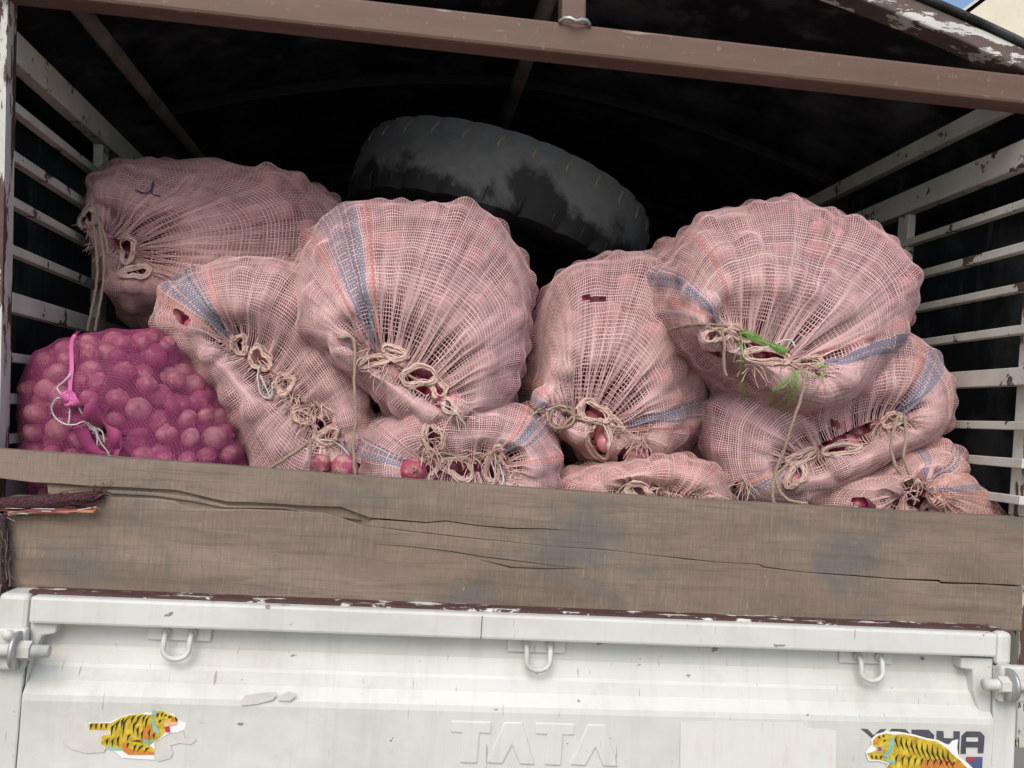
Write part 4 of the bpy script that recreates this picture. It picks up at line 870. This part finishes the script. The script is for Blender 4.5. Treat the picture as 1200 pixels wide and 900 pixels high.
def put_onion(q, r, label, group, axis=None):
    o = bpy.data.objects.new('onion', OM[rs.randint(5)]); COL.objects.link(o); o.location = q; o.scale = (r * rs.uniform(.92, 1.06), r * rs.uniform(.92, 1.06), r * rs.uniform(.84, 1.0))
    ax = Vector(axis) if axis is not None else Vector(rs.randn(3)); o.rotation_mode = 'QUATERNION'; o.rotation_quaternion = ax.to_track_quat('Z', 'Y')
    tag(o, label, 'onion', group)
    t = bpy.data.objects.new('root_tuft', TM[rs.randint(3)]); COL.objects.link(t); t.parent = o; return o
cnt = 0
for q, r in zip(sp['C'], sp['R']):
    d = np.array(q) - CAM; x, y, _ = proj(q)
    if q[1] > sp['yr'] + .09: continue
    put_onion(q, r * .93, 'red onion bulb seen through the pink net sack', 'onions packed in the pink net sack'); cnt += 1
inner = []
Pf, Nf = sp['P'].reshape(-1, 3), sp['N'].reshape(-1, 3)
for i in rs.permutation(len(Pf))[:2500]:          # the second layer, glimpsed between the first
    if Pf[i, 1] > sp['yr']: continue
    r = rs.uniform(.020, .025); q = Pf[i] - Nf[i] * .044
    if np.min(np.linalg.norm(sp['C'] - q, axis=1)) < .031 or (inner and np.min(np.linalg.norm(np.array(inner) - q, axis=1)) < .038): continue
    inner.append(q); put_onion(q, r, 'red onion bulb seen through the pink net sack', 'onions packed in the pink net sack')
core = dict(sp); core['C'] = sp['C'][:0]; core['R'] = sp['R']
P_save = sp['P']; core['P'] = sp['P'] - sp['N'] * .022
CORE = m_plain('shaded_onion_core', (.07, .012, .025), .8); fo = onion_fill(core, pk_); fo.data.materials[0] = CORE  # shade in the gaps between onions is painted into this core colour
# drawstring band, knot, loose cloth loop, white thread
b = MB(); W = on_path(sp, [(92, 388), (84, 400), (84, 430), (82, 455), (84, 470)], .006); V = []
for p in W: V += [p + np.array([-.0033, 0, 0]), p + np.array([.0033, 0, 0]), p + np.array([.0033, .0015, 0]), p + np.array([-.0033, .0015, 0])]
b.add(V, [(i*4+k, i*4+(k+1) % 4, i*4+4+(k+1) % 4, i*4+4+k) for i in range(len(W)-1) for k in range(4)]).build('drawstring', PINKB, pk_)
b = MB(); kn = on(sp, 85, 468, .012)
for k in range(5):
    pts = [kn + np.array([.009 * math.cos(a + k) + .003 * (k - 2), .007 * math.sin(2 * a + k) - .003, .011 * math.sin(a + k * .7)]) for a in np.linspace(0, 6.28, 14)]
    b.tube(pts, .0035, 6)
b.build('knot', PINKB, pk_, True)
b = MB(); V = []; lp = [(100, 478), (112, 482), (122, 492), (131, 505), (140, 514), (144, 522), (141, 532), (133, 534)]; W = on_path(sp, lp, .012)
for i, p in enumerate(W):
    w = .012 + .008 * math.sin(i * .35); V += [p + np.array([-.3 * w, -.004, -w]), p + np.array([.3 * w, -.012, w * .6])]
b.add(V, [(i*2, i*2+1, i*2+3, i*2+2) for i in range(len(W)-1)]); o = b.build('loose_flap', PINKF, pk_, True); o.modifiers.new('s', 'SOLIDIFY').thickness = .0012
b = MB(); V = []; W = on_path(sp, [(95, 500), (104, 520), (112, 530), (120, 534)], .010)
for i, p in enumerate(W): V += [p + np.array([-.012, -.004, -.002]), p + np.array([.010, -.008, .006])]
b.add(V, [(i*2, i*2+1, i*2+3, i*2+2) for i in range(len(W)-1)]); o = b.build('loose_flap', PINKF, pk_, True); o.modifiers.new('s', 'SOLIDIFY').thickness = .0012
twine(sp, pk_, [[(82, 438), (74, 448), (67, 454), (72, 462), (80, 466)], [(82, 470), (70, 466), (62, 472), (61, 482), (70, 494), (86, 498), (98, 494), (104, 500), (112, 505)], [(80, 470), (82, 482), (80, 496)], [(90, 474), (96, 484), (104, 496), (112, 504), (116, 515), (126, 530), (129, 536)], [(110, 500), (114, 512), (113, 524)], [(112, 502), (120, 506), (122, 518)]], r=.0010, c=WHITEC, name='white_thread', lift=.012)
weave(sp, pk_, .006, [], [], (.72, .22, .58), .075, 'net_strands')
VIV = []
# loose onions between the sacks and at the holes
for (x, y, Y, r, lab) in [(404, 548, .06, .027, 'loose red onion behind the plank left of the low middle sack'), (374, 546, .09, .024, 'loose red onion half hidden behind the plank beside the hanging twine'), (484, 552, .055, .024, 'loose red onion poking from the frayed mouth of the low middle sack'),
    (745, 534, .15, .026, 'bare red onion showing through the torn right side of the twine-coil sack'), (764, 540, .155, .022, 'small bare red onion at the torn lower right of the twine-coil sack')]:
    VIV.append(put_onion(at(x, y, Y), r, lab, None, (random.uniform(-1, 1), -.6, random.uniform(-.4, 1))))
ON2 = ONION.copy(); ON2.name = 'bare_red_onion_skin'
for n_ in ON2.node_tree.nodes:
    if n_.type == 'VALTORGB' and len(n_.color_ramp.elements) == 4:
        for e_, c_ in zip(n_.color_ramp.elements, ((.30, .02, .07), (.42, .04, .11), (.46, .06, .13), (.48, .10, .16))): e_.color = c_ + (1,)
for o in VIV: o.material_slots[0].link = 'OBJECT'; o.material_slots[0].material = ON2
